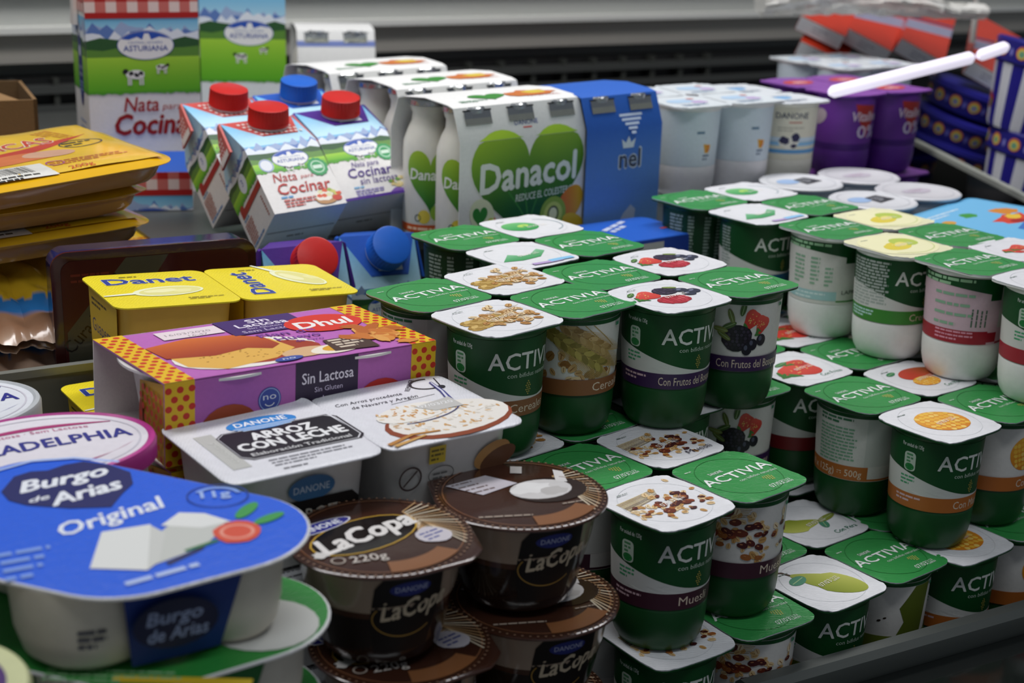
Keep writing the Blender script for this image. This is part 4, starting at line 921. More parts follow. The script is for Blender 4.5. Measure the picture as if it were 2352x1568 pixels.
def flanbox(label, loc, yaw, roll=0):
    o = thing('flan_box', label, 'dessert box', loc, yaw, 0, roll, 'pink flan boxes', s=.98); x, y, h, t = 85, 45, 46, .8; g = G(); pk = '#b866b4'; yl = '#e6bb1c'
    g.box(-x, x, -y, -y+t, 0, h, pk, 'paper'); g.box(-x, x, y-t, y, 0, h, '#e4ddd8', 'card'); g.box(-x, x, -y, y, h-t, h, pk, 'paper'); g.box(-x, x, -y+t, y-t, 0, t, '#e4ddd8', 'card')
    a = Art(17); tp = flat((0, 0, h), (1, 0, 0), (0, 1, 0)); fr = flat((0, -y, 0), (1, 0, 0), (0, 0, 1))
    def dots(a, x0, x1, y0, y1, d=6.6):
        j = 0; v = y0+2
        while v < y1-1.4:
            u = x0+2.2+(d/2 if j % 2 else 0)
            while u < x1-1.6: a.ell(u, v, 1.95, 1.85, '#cc2f1c', 0, 12); u += d
            v += d*.75; j += 1
    for s in (-1, 1): a.rect(*((-x, -y, -x+17, y) if s < 0 else (x-17, -y, x, y)), yl)
    a.up(); dots(a, -x, -x+17, -y, y); dots(a, x-17, x, -y, y); a.up()
    a.ell(-22, -16, 44, 25, '#efe9e2', .05); a.up(); a.ell(-14, -19, 36, 18, '#a2381a'); a.up(); a.poly([(-66, 13), (-62, -26), (-45, -38), (-12, -32), (6, -20), (2, 2), (-30, 16)], '#e3b050'); a.up()
    for q in range(40): a.ell(a.r.uniform(-50, -2), a.r.uniform(-30, -10), .8, .5, '#a8742a', 0, 6)
    a.poly([(-68, 15), (-66, -8), (-40, -14), (-18, -9), (-6, -16), (2, -10), (0, 6), (-14, 17), (-40, 22)], lambda u, v: mixc('#9a2f10', '#d9722a', (v+16)/40)); a.up()
    a.ell(8, -30, 16, 8, '#d9b083', .1); a.ell(26, -32, 17, 8, '#f0e6d4', .1); a.up(); a.ell(28, -31, 11, 5.5, '#e0a42a', .1); a.up()
    a.rect(-52, 24, -14, 39, '#e9d9de'); a.rect(-13, 14, 38, 44, '#43236a'); a.up(); a.text('16/03/2020', -48, 30, 3.6, '#9a8f94', W=28); a.text('16:47', -36, 25, 3, '#9a8f94', W=12)
    a.text('Sin', 6, 34, 7, '#efe6f2', W=14, bold=.02); a.text('Lactosa', -4, 27, 7, '#efe6f2', W=33, bold=.02); a.text('Sin Gluten', 0, 22.5, 2.8, '#d9cce6', W=22); a.text('Sem Lactose', -6, 16.5, 4.2, '#d9cce6', W=36)
    a.text('Flan de', -2, 4, 7.4, '#7a3a98', W=36, bold=.01); a.text('Huevo', 4, -6, 7.4, '#7a3a98', W=28, bold=.01); a.text('de Oro', 12, -12.5, 4.4, '#7a3a98', W=18)
    a.ell(46, 16, 25, 17, '#d8301f', .0); a.up(); a.text('Dhul', 27, 9.5, 13, '#f2ece8', W=37, bold=.03, shear=.1); a.up()
    a.poly([(22, -37), (26, -16), (52, -16), (50, -40)], '#4a3028'); a.up(); a.rows(28, -20, 20, 4, 4.4, '#d9c9b4', 2.4)
    for q in range(26): a.blob(62+a.r.gauss(0, 7), -17+a.r.gauss(0, 7), 7, 4, a.r.choice(['#c9742c', '#b9621f', '#d98c3c', '#e0a050']), .25, 12, a.r.uniform(0, 3), l=a.L+q % 4)
    a.L += 5; a.ell(-8, -38, 9, 3.6, '#3a4ea0', .1); a.up(); a.text('no', -12, -39, 3, '#e6eaf2', W=8)
    a.place(g, tp, base=.2, step=.03)
    a = Art(18); a.rect(-x, 0, -x+17, h, yl); a.rect(x-17, 0, x, h, yl); a.rect(-8, 0, 32, h, '#2c1d3c'); a.up(); dots(a, -x, -x+17, 0, h); dots(a, x-17, x, 0, h)
    a.text('Sin Lactosa', -4, 33, 6.5, '#e9e2ee', W=33, bold=.01); a.text('Sin Gluten', 4, 27.5, 3, '#d9cce6', W=18); a.text('Sem Lactose', -4, 20, 5.2, '#cfc2dc', W=33); a.text('Sem glúten', 4, 15, 2.6, '#b9accc', W=16)
    a.ell(-48, 14, 18, 15, lambda u, v: mixc('#5a1f10', '#b04a1c', (v-4)/24)); a.ell(-24, 5, 12, 7, '#d9cfcc'); a.ell(-24, 28, 7, 7, '#3a4ea0'); a.up(); a.ring(-24, 28, 6.4, 6.4, .5, '#9fb0d8'); a.text('no', -28, 28, 4, '#e6eaf2', W=8); a.ring(-24, 27, 3.4, 3, .6, '#e6eaf2', pi*1.15, pi*1.85)
    a.ell(48, 12, 19, 17, '#c42a1f'); a.up(); a.text('Dhul', 34, 8, 10, '#efe9e4', W=28, bold=.03, shear=.1); a.place(g, fr, base=.2, step=.03)
    put('card_sleeve', g, o)
    g = G(); vs = [(-x, -y+t, 0), (-x+4, -y+38, 2), (-x+4, -y+38, h-9), (-x+1, -y+t, h-1)]; g.add(vs+[(a0+.6, b0+.5, c0) for a0, b0, c0 in vs], [(3, 2, 1, 0), (4, 5, 6, 7), (0, 1, 5, 4), (1, 2, 6, 5), (2, 3, 7, 6)], '#c99a22', 'paper'); a = Art(19); dots(a, 0, 36, 0, 37, 7); a.ell(34, 16, 3, 10, '#a83a22'); a.place(g, flat((-x, -y+t, 2), (4, 37, 0), (0, 0, 1)), base=-.9, step=-.05); put('end_flap', g, o)
    for s in (-1, 1):
        g = G(); g.lathe([(28, 2), (32, 3), (38, 40), (41, 41.2), (45.6, 42), (45.6, 43.4), (41, 43.6)], '#e6e4de', 'plastic', 64); put('flan_cup', g, o, Matrix.Translation((s*.0415, -.0012, .0008)))
    return o
flanbox('pink and purple flan box with yellow dotted ends, top of the flan stack', (-.137, .786, .1922), 38.6, 1.9)
flanbox('second pink flan box with dotted end, right under the top flan box', (-.134, .789, .1462), 38)
flanbox('third flan box of the stack, hidden beneath the two upper pink boxes', (-.136, .789, .1005), 38)
flanbox('lowest flan box carrying the pink flan stack', (-.136, .789, .0548), 38)
flanbox('flan box on the deck at the foot of the flan stack', (-.136, .789, .0091), 38)

# rice pudding twin pack
def ricelid(k):
    g = G(); P = rrect(87, 92, 10); r = random.Random(k); n = len(P)
    def ring(s, z, curl=0): return [(x*s, y*s, z+curl*(max(0, (y/48)-.55)*7*(1 if (k == 0 and x > 8) else .1)+.35*sin(i*1.3)*.6)) for i, (x, y) in enumerate(P)]
    rs = [ring(1, -.5, 1), ring(1, .2, 1), ring(.985, .7, .9), ring(.92, 1.0, 0), ring(.6, 1.0), ring(.02, 1.0)]
    g.loft(rs, '#e3e3e8', 'foil', True, True); a = Art(5); fl = lambda u, v, off: (u, v, 1.0+off+(.3*(max(0, v/48-.55)*6) if abs(u) > 20 and False else 0))
    if k == 0:
        a.rect(-34, -30, -24, 20, '#bdbdb8'); B = [(-24, 12), (-19, 17), (40, 17), (44, 12), (44, -17), (40, -22), (-19, -22), (-24, -17)]
        a.poly([(x*1.03, y*1.04) for x, y in B], '#231d26'); a.up(); a.poly([(x*1.0, y*1.0) for x, y in B], '#d8d8dc'); a.up(); a.poly([(x*.985, y*.975) for x, y in B], '#1c1820'); a.up()
        a.ell(6, 23, 20, 9, '#2f86d0', .0); a.up(); a.text('DANONE', -9, 22, 6, '#eef0f4', W=30, bold=.02, shear=.1)
        for q in range(3): a.rect(-12+q*2, 19-q*1.9, 24-q*2, 19.8-q*1.9, '#cfe0f0')
        a.text('ARROZ', -8, 1.5, 10, '#ececec', W=36, bold=.035); a.text('CON LECHE', -20, -10.5, 10, '#ececec', W=60, bold=.035); a.text('Elaboración Tradicional', -18, -18.5, 4, '#d8d8d8', W=56, bold=.012)
        a.rows(-14, -28, 46, 3, 3.6, '#8a8a90', 1.3, fill=.8); a.rows(-12, -41, 22, 1, 2, '#77777c', 1.4); a.text('caducidad', -27, -22, 4, '#d2d2cc', W=30, rot=1.57)
    else:
        a.text('Con Arroz procedente', -36, 24, 4.2, '#2a2a33', W=42, shear=.3); a.text('de Navarra y Aragón', -30, 16.5, 4.2, '#2a2a33', W=42, shear=.3); a.stroke([(-8, 13), (10, 15), (22, 16)], .4, '#2a2a33')
        a.ring(27, 33, 11, 9, 1.6, '#2a2830', 1.2, 5.2); a.ell(32, 25, 3, 2.4, '#2a2830', .8); a.stroke([(32, 25), (36, 40)], .8, '#2a2830'); a.text('REMOVER', 12, 27, 3, '#2a2830', W=20, rot=.9)
        a.ell(8, -22, 40, 24, '#8a3f1f', .12); a.up(); a.ell(10, -19, 38, 22, '#e9e4dc', .12); a.up()
        for q in range(120): 
            t = a.r.uniform(0, 6.28); k2 = sqrt(a.r.random()); a.ell(10+34*k2*cos(t), -19+18*k2*sin(t), 2.0, .9, a.r.choice(['#dcd4c6', '#f2efe8', '#cfa066', '#e0c096', '#e6ded2']), a.r.uniform(0, 3), 7, l=a.L+q % 3)
        a.L += 4; a.ell(-4, -4, 24, 12, '#ece8e0', .15); a.up()
        for q in range(60): t = a.r.uniform(0, 6.28); k2 = sqrt(a.r.random()); a.ell(-4+22*k2*cos(t), -3+10*k2*sin(t), 1.8, .8, a.r.choice(['#d9ae78', '#efe9e0', '#dcc6a2', '#c98f4c']), a.r.uniform(0, 3), 7, l=a.L+q % 3)
        a.L += 4; a.ring(-2, -5, 28, 14, .9, '#4a4a78', -2.2, .6, rot=.15); a.stroke([(24, 2), (28, 18), (30, 34)], 4, '#44448a', .5); a.up(); a.stroke([(24, 4), (28, 18), (30, 33)], 1.6, '#dcdce6', .5); a.poly([(0, 2), (26, 8), (26, -8), (8, -8)], '#c3c1bd'); a.up(); a.text('07/03/20', 2, -1, 4, '#efeff0', W=22)
        a.stroke([(-40, -40), (-22, -33), (-6, -35)], 3, '#b9803c', .4); a.stroke([(-38, -43), (-16, -37)], 3, '#cfa05a', .4)
    a.place(g, fl, base=.2, step=.02, L=20); return g.mesh('lid')
o = thing('rice_pudding_pack', 'white twin rice pudding pack with black label, in front of the flan boxes', 'rice pudding', (-.0848, .7176, .1602), 35.1, 0, 0, s=.97)
for i in (0, 1):
    g = G(); P = rrect(78, 82, 14); g.slab(P, [(.80, 0), (.84, .5), (.88, 6), (.97, 52), (1.0, 55.4)], '#dcdad6', 'milk', True, True); a = Art(6)
    if i == 0: a.ell(3, 44, 13, 7, '#3f6f9a'); a.up(); a.text('DANONE', -7, 42, 4, '#c6d2dc', W=20); a.poly([(-24, 16), (-24, 34), (-20, 38), (26, 38), (30, 34), (30, 16)], '#1a1716'); a.up(); a.text('ARROZ', -12, 26, 7, '#cfc8ba', W=30, bold=.01); a.text('CON LECHE', -16, 18, 6, '#cfc8ba', W=38)
    else:
        a.rect(-16, 42, -6, 52, '#d8bc2c'); a.up(); a.rows(-15, 49, 8, 3, 2.6, '#6a5a14', 1.2); a.ring(-27, 36, 7, 7, 1, '#4a3a38'); a.stroke([(-31, 32), (-23, 40)], 1, '#4a3a38'); a.ring(-8, 35, 8, 5, .5, '#5a5a58'); a.rows(-13, 35, 10, 2, 2.4, '#6a6a68', 1.1); a.ring(-9, 26, 4, 4, 1.4, '#1f1d1c', .6, 5.6)
        a.ell(24, 40, 12, 7, '#b98a54', .4); a.ell(28, 37, 12, 6, '#6a4630', .4); a.up()
    a.place(g, flat((0, -35.6, 0), (1, 0, 0), (0, -.10, 1)), base=.7 if 0 else .5, step=.04)
    c = put('cup', g, o, Matrix.Translation(((i-.5)*.0876, 0, 0))); put('lid', ricelid(i), c, Matrix.Translation((0, 0, .0560)))

o2 = copytree(o, (-.0845, .7176, .1027), 35, 'second white rice pudding pack, tucked beneath the top twin pack'); o['group'] = o2['group'] = 'rice pudding packs'
o3 = copytree(o, (-.0845, .7176, .0451), 35, 'third rice pudding pack down, at the foot of its stack')
o3['group'] = 'rice pudding packs'

# cream cheese tubs
def philly(label, loc, yaw, rim, lidc, s=.925, txt='#2c2f86'):
    o = thing('cheese_tub', label, 'cream cheese', loc, yaw, group='oval cream cheese tubs', s=s); g = G()
    g.lathe([(.80, 0), (.84, 1), (.93, 30), (.955, 38)], '#dfe0e2', 'plastic', 72, True, True, Matrix.Scale(61, 4, (1, 0, 0)) @ Matrix.Scale(48, 4, (0, 1, 0))); put('tub', g, o)
    g = G(); M = Matrix.Scale(61, 4, (1, 0, 0)) @ Matrix.Scale(48, 4, (0, 1, 0)); g.lathe([(.965, 30), (1.0, 31), (1.0, 39.5), (.985, 41.4), (.95, 42), (.925, 41.0)], rim, 'plastic', 80, False, False, M); g.lathe([(.925, 41.0), (.9, 40.6), (.02, 40.6)], lidc, 'plastic', 80, False, True, M)
    a = Art(7); a.ring(0, 0, 53, 41, 1, '#c9c6d0'); a.up(); a.text('PHILADELPHIA', 0, -6, 13, txt, W=96, al='c', bold=.02, shear=.08, arc=3); a.text('Sin Lactosa · Sem Lactose', 0, 16, 4.4, '#c46a92', W=62, al='c', arc=3)
    s1 = '#a8306f' if rim != '#b9bdc0' else '#3a3f96'
    a.poly([(-44, 12)]+[(-44+88*t, 20+9*sin(pi*t)) for t in (i/16 for i in range(17))]+[(44-88*t, 19+5.5*sin(pi*t)) for t in (i/16 for i in range(17))], s1); a.poly([(8+38*t, -30+16*t*t) for t in (i/10 for i in range(11))]+[(46-38*t, -14-20*t+2.5*sin(pi*t)*-1) for t in (i/10 for i in range(11))], s1)
    a.place(g, flat((0, 0, 40.6), (1, 0, 0), (0, 1, 0)), base=.2); put('lid', g, o); return o
philly('oval cream cheese tub with magenta rim behind the blue fresh cheese pack', (-.2262, .6647, .1812), 33, '#b8358c', '#e2dde4')
philly('oval cream cheese tub with clear grey rim at the left edge by the steel divider', (-.312, .748, .1662), 33, '#b9bdc0', '#dfe2e8', .954)
philly('lower oval cream cheese tub under the magenta-rimmed tub', (-.2262, .6647, .1415), 33, '#b8358c', '#e2dde4')
philly('lower oval cream cheese tub under the grey-rimmed tub', (-.312, .748, .1252), 33, '#b9bdc0', '#dfe2e8', .954)

# fresh cheese trio packs: rounded triangular lid over three pots
def hull(cs, n=16):
    pts = [(x+r*cos(2*pi*i/40), y+r*sin(2*pi*i/40)) for x, y, r in cs for i in range(40)]; pts.sort()
    def half(p):
        h = []
        for q in p:
            while len(h) > 1 and (h[-1][0]-h[-2][0])*(q[1]-h[-2][1])-(h[-1][1]-h[-2][1])*(q[0]-h[-2][0]) <= 0: h.pop()
            h.append(q)
        return h[:-1]
    return half(pts)+half(pts[::-1])
def burgo(label, loc, yaw, style):
    o = thing('fresh_cheese_pack', label, 'fresh cheese', loc, yaw, group='fresh cheese trio packs', s=.90)
    HP = hull([(41, 12, 45), (-50, 55, 39), (8, -17, 41), (-75, 5, 34)]); g = G()
    colr = '#2561de' if style == 'blue' else '#2f8a3a'
    g.loft([[(x, y, 41.6) for x, y in HP], [(x, y, 42.6) for x, y in HP]], '#dcdad8', 'plastic', True, False); g.loft([[(x, y, 42.6) for x, y in HP], [(x*.985, y*.985, 43.1) for x, y in HP]], '#dcdcdc', 'foil', False, False); g.loft([[(x*.985, y*.985, 43.1) for x, y in HP], [(x*.5, y*.5, 43.3) for x, y in HP], [(x*.01, y*.01, 43.3) for x, y in HP]], colr, 'foil', False, True)
    a = Art(3); t0 = radians(33-yaw)
    if style == 'blue':
        a.poly([(-68, 47), (-68, 66), (-62, 73), (-54, 75), (-48, 83), (-40, 88), (-26, 85), (-13, 76), (-8, 62), (-10, 49), (-11, 33), (-30, 30), (-51, 32), (-61, 37)][::-1], '#1b2060'); a.up()
        a.text('Burgo', -58, 46, 14, '#e9ecf2', W=45, shear=.45, bold=.03, rot=.64); a.text('de', -50, 35, 6, '#e9ecf2', W=10, shear=.4, rot=.64, bold=.02); a.text('Arias', -38, 32, 14, '#e9ecf2', W=38, shear=.45, bold=.03, rot=.74)
        a.text('Original', -23, 0, 14, '#e4e9f4', W=55, shear=.4, bold=.02, rot=.76)
        a.poly([(24, -26), (18, 6), (22, 19), (34, 24), (47, 18), (42, -4), (33, -16)], '#c6c8c2'); a.up(); a.poly([(17, 14), (22, 29), (34, 29), (48, 21), (36, 13)], '#e2e3e0'); a.poly([(28, -24), (42, -6), (41, -10), (30, -26)], '#3a3340'); a.up()
        a.poly([(12, 14), (21, 6), (25, -23), (22, -32)], '#cccdc8'); a.poly([(-3, -32), (-8, 5), (12, 15), (22, -32)], '#dfe0dc'); a.up()
        a.blob(53, 10, 11, 12, '#d8543c', .05); a.up(); a.ring(53, 10, 8, 8, 1.6, '#e89a86'); a.ell(53, 34, 10, 3.6, '#3f9a4e', 1.3); a.ell(65, 26, 9, 3.4, '#3f9a4e', .9); a.stroke([(34, -12), (46, 0)], 2.4, '#3f7a4e')
        a.ring(36, 50, 15, 14, .8, '#173f9a'); a.text('11g', 29, 46, 8, '#9fb8ea', W=14, bold=.03, rot=.3); a.ring(36, 50, 12, 11, 2.6, '#7fa0e6', .5, 2.9)
        for q in range(4): a.rows(-45+q*3.6, -24-q*7.5, (40, 34, 34, 22)[q], 1, 2, '#7f9fe4', 3.4, rot=.5, fill=.8)
        a.rows(17, -47, 60, 1, 3, '#b9cbf2', 3.4, rot=.67); a.stroke([(-79, 72), (-66, 86), (-46, 92), (-22, 89)], 2.4, '#a9bff0')
    else:
        a.ell(56, 3, 26, 25, '#cfcfca'); a.rect(0, -52, 60, -46, '#d8b82a'); a.rows(-30, -44, 60, 3, 4, '#8fc08a', 1.6)
    a.place(g, flat((0, 0, 43.3), (1, 0, 0), (0, 1, 0)), base=.25, step=.03); put('lid', g, o)
    for k, (x, y) in enumerate(((50, 3), (-8, -18), (-52, 46))):
        rr = (25, 35, 32)[k]; g = G(); g.lathe([(rr*.55, 0), (rr*.72, .5), (rr*.86, 5), (rr*.95, 16), (rr*1.0, 41.5)], '#d6cebf', 'milk', 56)
        a = Art(k); a.rows(-6, 22, 13, 3, 3.4, '#45454f', 1.8); a.place(g, cyl(lambda z: rr*.97, -pi/2-.15+(0, .45, 0)[k]), L=4, base=.5); put('pot', g, o, Matrix.Translation((x*.001, y*.001, 0)))
    g = G(); sl = [(8, -44), (52, -20), (60, -4)]; 
    band = [[(x, y-1, 41.4) for x, y in ((16, -50), (40, -36), (62, -22))], [(x, y, 2) for x, y in ((16, -42), (36, -30), (50, -20))]]
    for q in (0, 1): band.append([(x*.98, y+2, z) for x, y, z in band[1-q]])
    g.loft(band+[band[0]], '#1c357f' if style == 'blue' else '#2a6a34', 'paper', False, False, close=False)
    a = Art(2); a.ell(24, 24, 19, 13, '#141a3c'); a.up(); a.text('Burgo', 11, 25, 7, '#8a97b8', W=25, shear=.25, bold=.02); a.text('de Arias', 11, 16, 7, '#8a97b8', W=27, shear=.25, bold=.02)
    if style == 'blue': a.place(g, flat((14, -46.5, 0), (44, 26, 0), (0, -.19, 1)), base=2.0, step=.1)
    put('card_band', g, o); return o
burgo('blue-lidded fresh cheese trio pack with white cheese cubes, front left', (-.1588, .5515, .1868), 0, 'blue')
burgo('green-lidded fresh cheese trio pack beneath the blue one', (-.1507, .5524, .1474), 0, 'green')
burgo('lowest fresh cheese trio pack under the green-lidded one', (-.1543, .5524, .1079), 0, 'green')
o = thing('round_tub', 'round tub with pale yellow-green rim and purple lid picture, bottom left corner', 'tub', (-.2034, .4545, .173), 0, s=.9)
g = G(); g.lathe([(32, 0), (34, 1), (39, 36)], '#d9d6c0', 'plastic', 56); put('tub', g, o)
g = G(); g.lathe([(40, 32), (42.5, 33), (42.5, 40), (41, 42.5), (38, 43), (33, 42)], '#c9cc9c', 'plastic', 64, False, False); g.lathe([(33, 42), (.1, 42)], '#4a2a6a', 'plastic', 64, False, False); a = Art(1); a.ell(6, -4, 16, 14, '#d9a53c'); a.up(); a.ell(8, -4, 9, 8, '#c9703a'); a.place(g, flat((0, 0, 42), (1, 0, 0), (0, 1, 0)), base=.3); put('lid', g, o)

# chocolate and cream cups
def copa_out(tab):
    P = []
    for i in range(96):
        t = 2*pi*i/96; d = abs((t-tab+pi) % (2*pi)-pi); R = 46.5
        if d < .62: R = min(46.5/max(.2, cos(.62-d))*1.0 if d > .16 else 46.5/cos(.46), 53)
        P.append((R*cos(t), R*sin(t)))
    return P
def copa(label, loc, yaw, k, tab):
    o = thing('dessert_cup', label, 'chocolate dessert', loc, yaw, group='chocolate and cream dessert cups', s=.95); g = G()
    g.lathe([(22, 3), (25, .3), (28, 0), (30, 2), (32, 8), (36.5, 28)], '#1e120d', 'film', 64, True, False)
    g.lathe([(36.5, 28), (37.5, 31), (38.5, 35), (41, 50), (42, 53.5)], lambda p: '#1e120d' if p[2] < 29 else mixc('#6a4834', '#b5a493', (p[2]-29+2*sin(6*atan2(p[1], p[0])))/7) if p[2] < 40 else '#b5a493', 'film', 64, False, False) if False else g.lathe([(36.5, 28), (37.4, 31.5)], '#4a2c1e', 'film', 64, False, False)
    g.lathe([(37.4, 31.5), (38.6, 36), (41, 50), (42, 53.5)], '#a8927e', 'film', 64, False, False)
    a = Art(5); Rf = lambda z: 32+(z-8)*.22 if z < 36 else 38.6+(z-36)*.185
    a.poly([(-4, 8), (30, 8), (34, 30), (33, 52), (2, 52), (-3, 46), (-6, 28)], '#150e0c'); a.up(); a.text('LaCopa', 0, 27, 11, '#c9b79c', W=38, shear=.35, bold=.02, rot=.12); a.ring(14, 28, 19, 11, .7, '#a9823c', 2.6, 5.6); a.poly([(15+9*cos(t)*1.2, 45+4*sin(t)) for t in (i*pi/8 for i in range(16))], '#2b3278'); a.up(); a.text('DANONE', 7, 43.6, 3, '#b9bed8', W=17)
    a.place(g, cyl(Rf, -pi/2-.0-radians(yaw)+.1), L=3, base=.35, step=.05); put('cup', g, o)
    g = G(); P = copa_out(tab-radians(yaw)); 
    g.slab(P, [(1, 53.5), (1, 54.3), (.985, 54.8), (.93, 55.0), (.5, 55.2), (.02, 55.2)], '#3e241a', 'film', True, True); a = Art(9); ry = radians(-yaw); 
    a.ring(0, 0, 42, 42, .8, '#7a5138'); a.ring(0, 0, 43.6, 43.6, .4, '#5a3826')
    for q in range(70): t = 2*pi*q/70; a.ell(44.9*cos(t), 44.9*sin(t), .7, .7, '#8a6a55', 0, 7)
    a.up(); rt = (.78 if k == 0 else .45)+ry
    def R2(x, y): return (x*cos(rt)-y*sin(rt), x*sin(rt)+y*cos(rt))
    for q in range(16): w0 = -.9+q*.09; a.stroke([R2(17+q*.4, -9+q*.5), R2(26, -10+q*1.6), R2(43*cos(w0), 43*sin(w0))], 1.2, a.r.choice(['#a98a68', '#b89468', '#d9c4a4', '#e0d2b8']), .3)
    a.up()
    if k == 0:
        a.ell(*R2(-6, 5), 31, 17.5, '#c9a13c', rt); a.up(); a.ell(*R2(-6, 5), 30, 16.6, '#191210', rt); a.up()
        a.text('LaCopa', *R2(-34, -2), 16, '#ece8e4', W=58, shear=.3, bold=.035, rot=rt+.03); b = [R2(-18+17*cos(t)*1.15, 26+5.6*sin(t)) for t in (i*pi/8 for i in range(16))]; a.poly(b, '#dcdce4'); a.up(); a.poly([R2(-18+17*cos(t)*1.08, 26+4.9*sin(t)) for t in (i*pi/8 for i in range(16))], '#2f2f86'); a.up(); a.text('DANONE', *R2(-31, 23.6), 5, '#e9ebf2', W=26, rot=rt, bold=.02)
        a.blob(*R2(20, -17), 9, 9, '#cfc9d0', .06, 16, rt); a.up(); a.rows(*R2(14, -14), 13, 3, 3.4, '#5a5f9a', 1.4, rot=rt); a.text('220g', -10, -33, 7, '#cfc6bd', W=18, rot=.4, bold=.01); a.blob(-26, -26, 3.6, 3.6, '#d8d4d0', .3); a.ring(-17, -31, 3.6, 3.6, .8, '#b9aca0')
    else:
        a.poly([R2(-34, 22), R2(-8, 28), R2(4, 12), R2(-20, 4)], '#c9c4cc'); a.up()
        for q in range(4): a.rows(*R2(-31+q*2.4, 20-q*4.2), 24, 1, 2, '#6a5a58', 1.4, rot=rt+.2)
        a.rect(*R2(6, 26), *R2(16, 32), '#d8d2ce'); a.ell(*R2(16, -2), 21, 16, '#2a1712', rt); a.up(); a.ell(*R2(12, 0), 17.5, 12.5, '#d6d3d2', rt); a.up(); a.blob(*R2(8, 3), 12, 7, '#ebe9e8', .2, 16, rt); a.blob(*R2(17, -4), 8, 5, '#c3bfbd', .2, 14, rt); a.poly([R2(24, 6), R2(30, 22), R2(34, 18), R2(30, 4)], '#dedbda'); a.ring(*R2(14, -2), 24, 18, .7, '#7a5a3c', -.8, .9, rot=rt)
        a.rows(*R2(-34, -22), 52, 1, 2, '#b9a898', 1.2, rot=rt-.25); a.rows(*R2(14, -22), 20, 1, 2, '#b9a898', 1.0, rot=rt)
    a.poly([(x*.96, y*.96) for x, y in [(44*cos(t), 44*sin(t)) for t in (-1.35+ry+i*.09 for i in range(12))]]+[(31*cos(t), 31*sin(t)) for t in (-.38+ry-i*.09 for i in range(12))], '#8a5a38', l=3)
    a.place(g, flat((0, 0, 55.2), (1, 0, 0), (0, 1, 0)), 'film', base=.2, step=.03); put('lid', g, o); return o
CZ = .0561; T1 = .1390
copa('chocolate dessert cup with big white script on its lid, next to the blue fresh cheese', (-.0589, .6356, T1), 0, 0, -.35)
copa('chocolate dessert cup with whipped cream swirl on lid, next to the muesli yogurts', (.00665, .6904, T1), 0, 1, 2.75)
copa('lower chocolate dessert cup under the white-script cup', (-.0494, .6375, T1-CZ), 0, 0, -.30)
copa('lower chocolate dessert cup with cream swirl, under the upper swirl-lid cup', (.0152, .6878, T1-CZ), 0, 1, 2.75)
copa('bottom chocolate dessert cup below the white-script pair', (-.0494, .6356, T1-2*CZ), 0, 0, -.3)
copa('bottom chocolate dessert cup below the cream-swirl pair', (.0114, .6907, T1-2*CZ), 0, 1, 2.75)
# ------------------------------------------------------------------ goods along the back
BAND['frz'] = ('#dfe4e8', ''); BAND['dan'] = ('#e6e2d4', ''); BAND['vit'] = ('#5a2a86', '')
def plain_sleeve(kind):
    if (kind, 'x') in SLV: return SLV[(kind, 'x')]
    g = G(); base = {'frz': '#d3dde6', 'dan': '#e4dfcc', 'vit': '#6d3597'}[kind]
    g.lathe([(R_body(z)+.05, z) for z in (28.2, 36, 44, 52, 60, 68, 75.6)]+[(R_body(75.6)-.4, 75.6)], base, 'paper', 96, False, False); a = Art(5)
    if kind == 'frz':
        a.rows(12, 57, 14, 1, 3, '#5f7f9a', 2); a.poly([(19, 48), (27, 47), (25, 40), (21, 40)], '#e0a52a'); a.ell(24, 44, 2.6, 2.6, '#d9642a'); a.rows(19, 37, 8, 2, 3, '#5f6f8a', 1.6)
    elif kind == 'dan':
        a.text('DANONE', -8, 66, 5.4, '#3a3f5c', W=30, bold=.01); a.rect(4, 62, 16, 63, '#c9604a'); a.rows(-6, 57, 26, 2, 2.6, '#b9b4a4', 1.1)
        for y0, c in ((45, '#cfe0ee'), (41, '#8fc3e8'), (34, '#5f9fd4')): a.rect(-60, y0, 60, y0+3.6, c)
        a.up(); a.blob(6, 44, 9, 6, '#ece8dc'); a.up(); a.blob(1, 46, 4.5, 3.5, '#2a2850'); a.blob(11, 49, 4, 4.5, '#2a2850'); a.blob(10, 41, 3, 2, '#2a2850')
    else:
        P = [(10, 72), (34, 70), (34, 58), (24, 40), (14, 58)]; a.poly(P, '#b5352f'); a.up(); a.text('Vitalínea', 8, 56, 9, '#e6d3de', W=36, shear=.15, bold=.02); a.text('0%', 14, 40, 12, '#ddd0e4', W=26, bold=.01); a.ell(-26, 58, 10, 7, '#b9aab0', .5); a.rect(-60, 28.4, 60, 34, '#4a1f78')
    a.place(g, cyl(R_body, -pi/4), L=3, base=.2); SLV[(kind, 'x')] = g.mesh('sleeve'); return SLV[(kind, 'x')]
def bpack(kind, x, y, th, ztop, label, col, s=1.0, sl=('left', 'front', 'back', 'right')):
    o = thing('yogurt_pack', label, 'yogurt', (x, y, ztop-H*.001*s), -th, 0, 0, 'packs of four yogurts', s=s)
    for s in sl:
        i, j = SLOT[s]; c = put('cup', cup(col), o, Matrix.Translation((i*PITCH/2000, j*PITCH/2000, 0))); put('lid', lid(kind), c, Matrix.Translation((0, 0, .08))); put('sleeve', plain_sleeve(kind), c)
    return o
WB = '#e6e2e4'
bpack('frz', .155, 1.339, 56, .305, 'upper four-pack of pale blue-white children\'s yogurts right of the blue bottle pack', WB)
bpack('frz', .155, 1.343, 56, .2235, 'lower four-pack of pale children\'s yogurts in the shadow behind the plain green yogurts', WB)
bpack('dan', .254, 1.411, 56, .3010, 'pair of cream-coloured plain yogurts with black and white cow patches', '#e9e5d8', sl=('front', 'left'))
bpack('dan', .254, 1.411, 56, .2201, 'lower pair of cream-coloured plain yogurts, carrying the pair with cow patches', '#e9e5d8', sl=('front', 'left'))
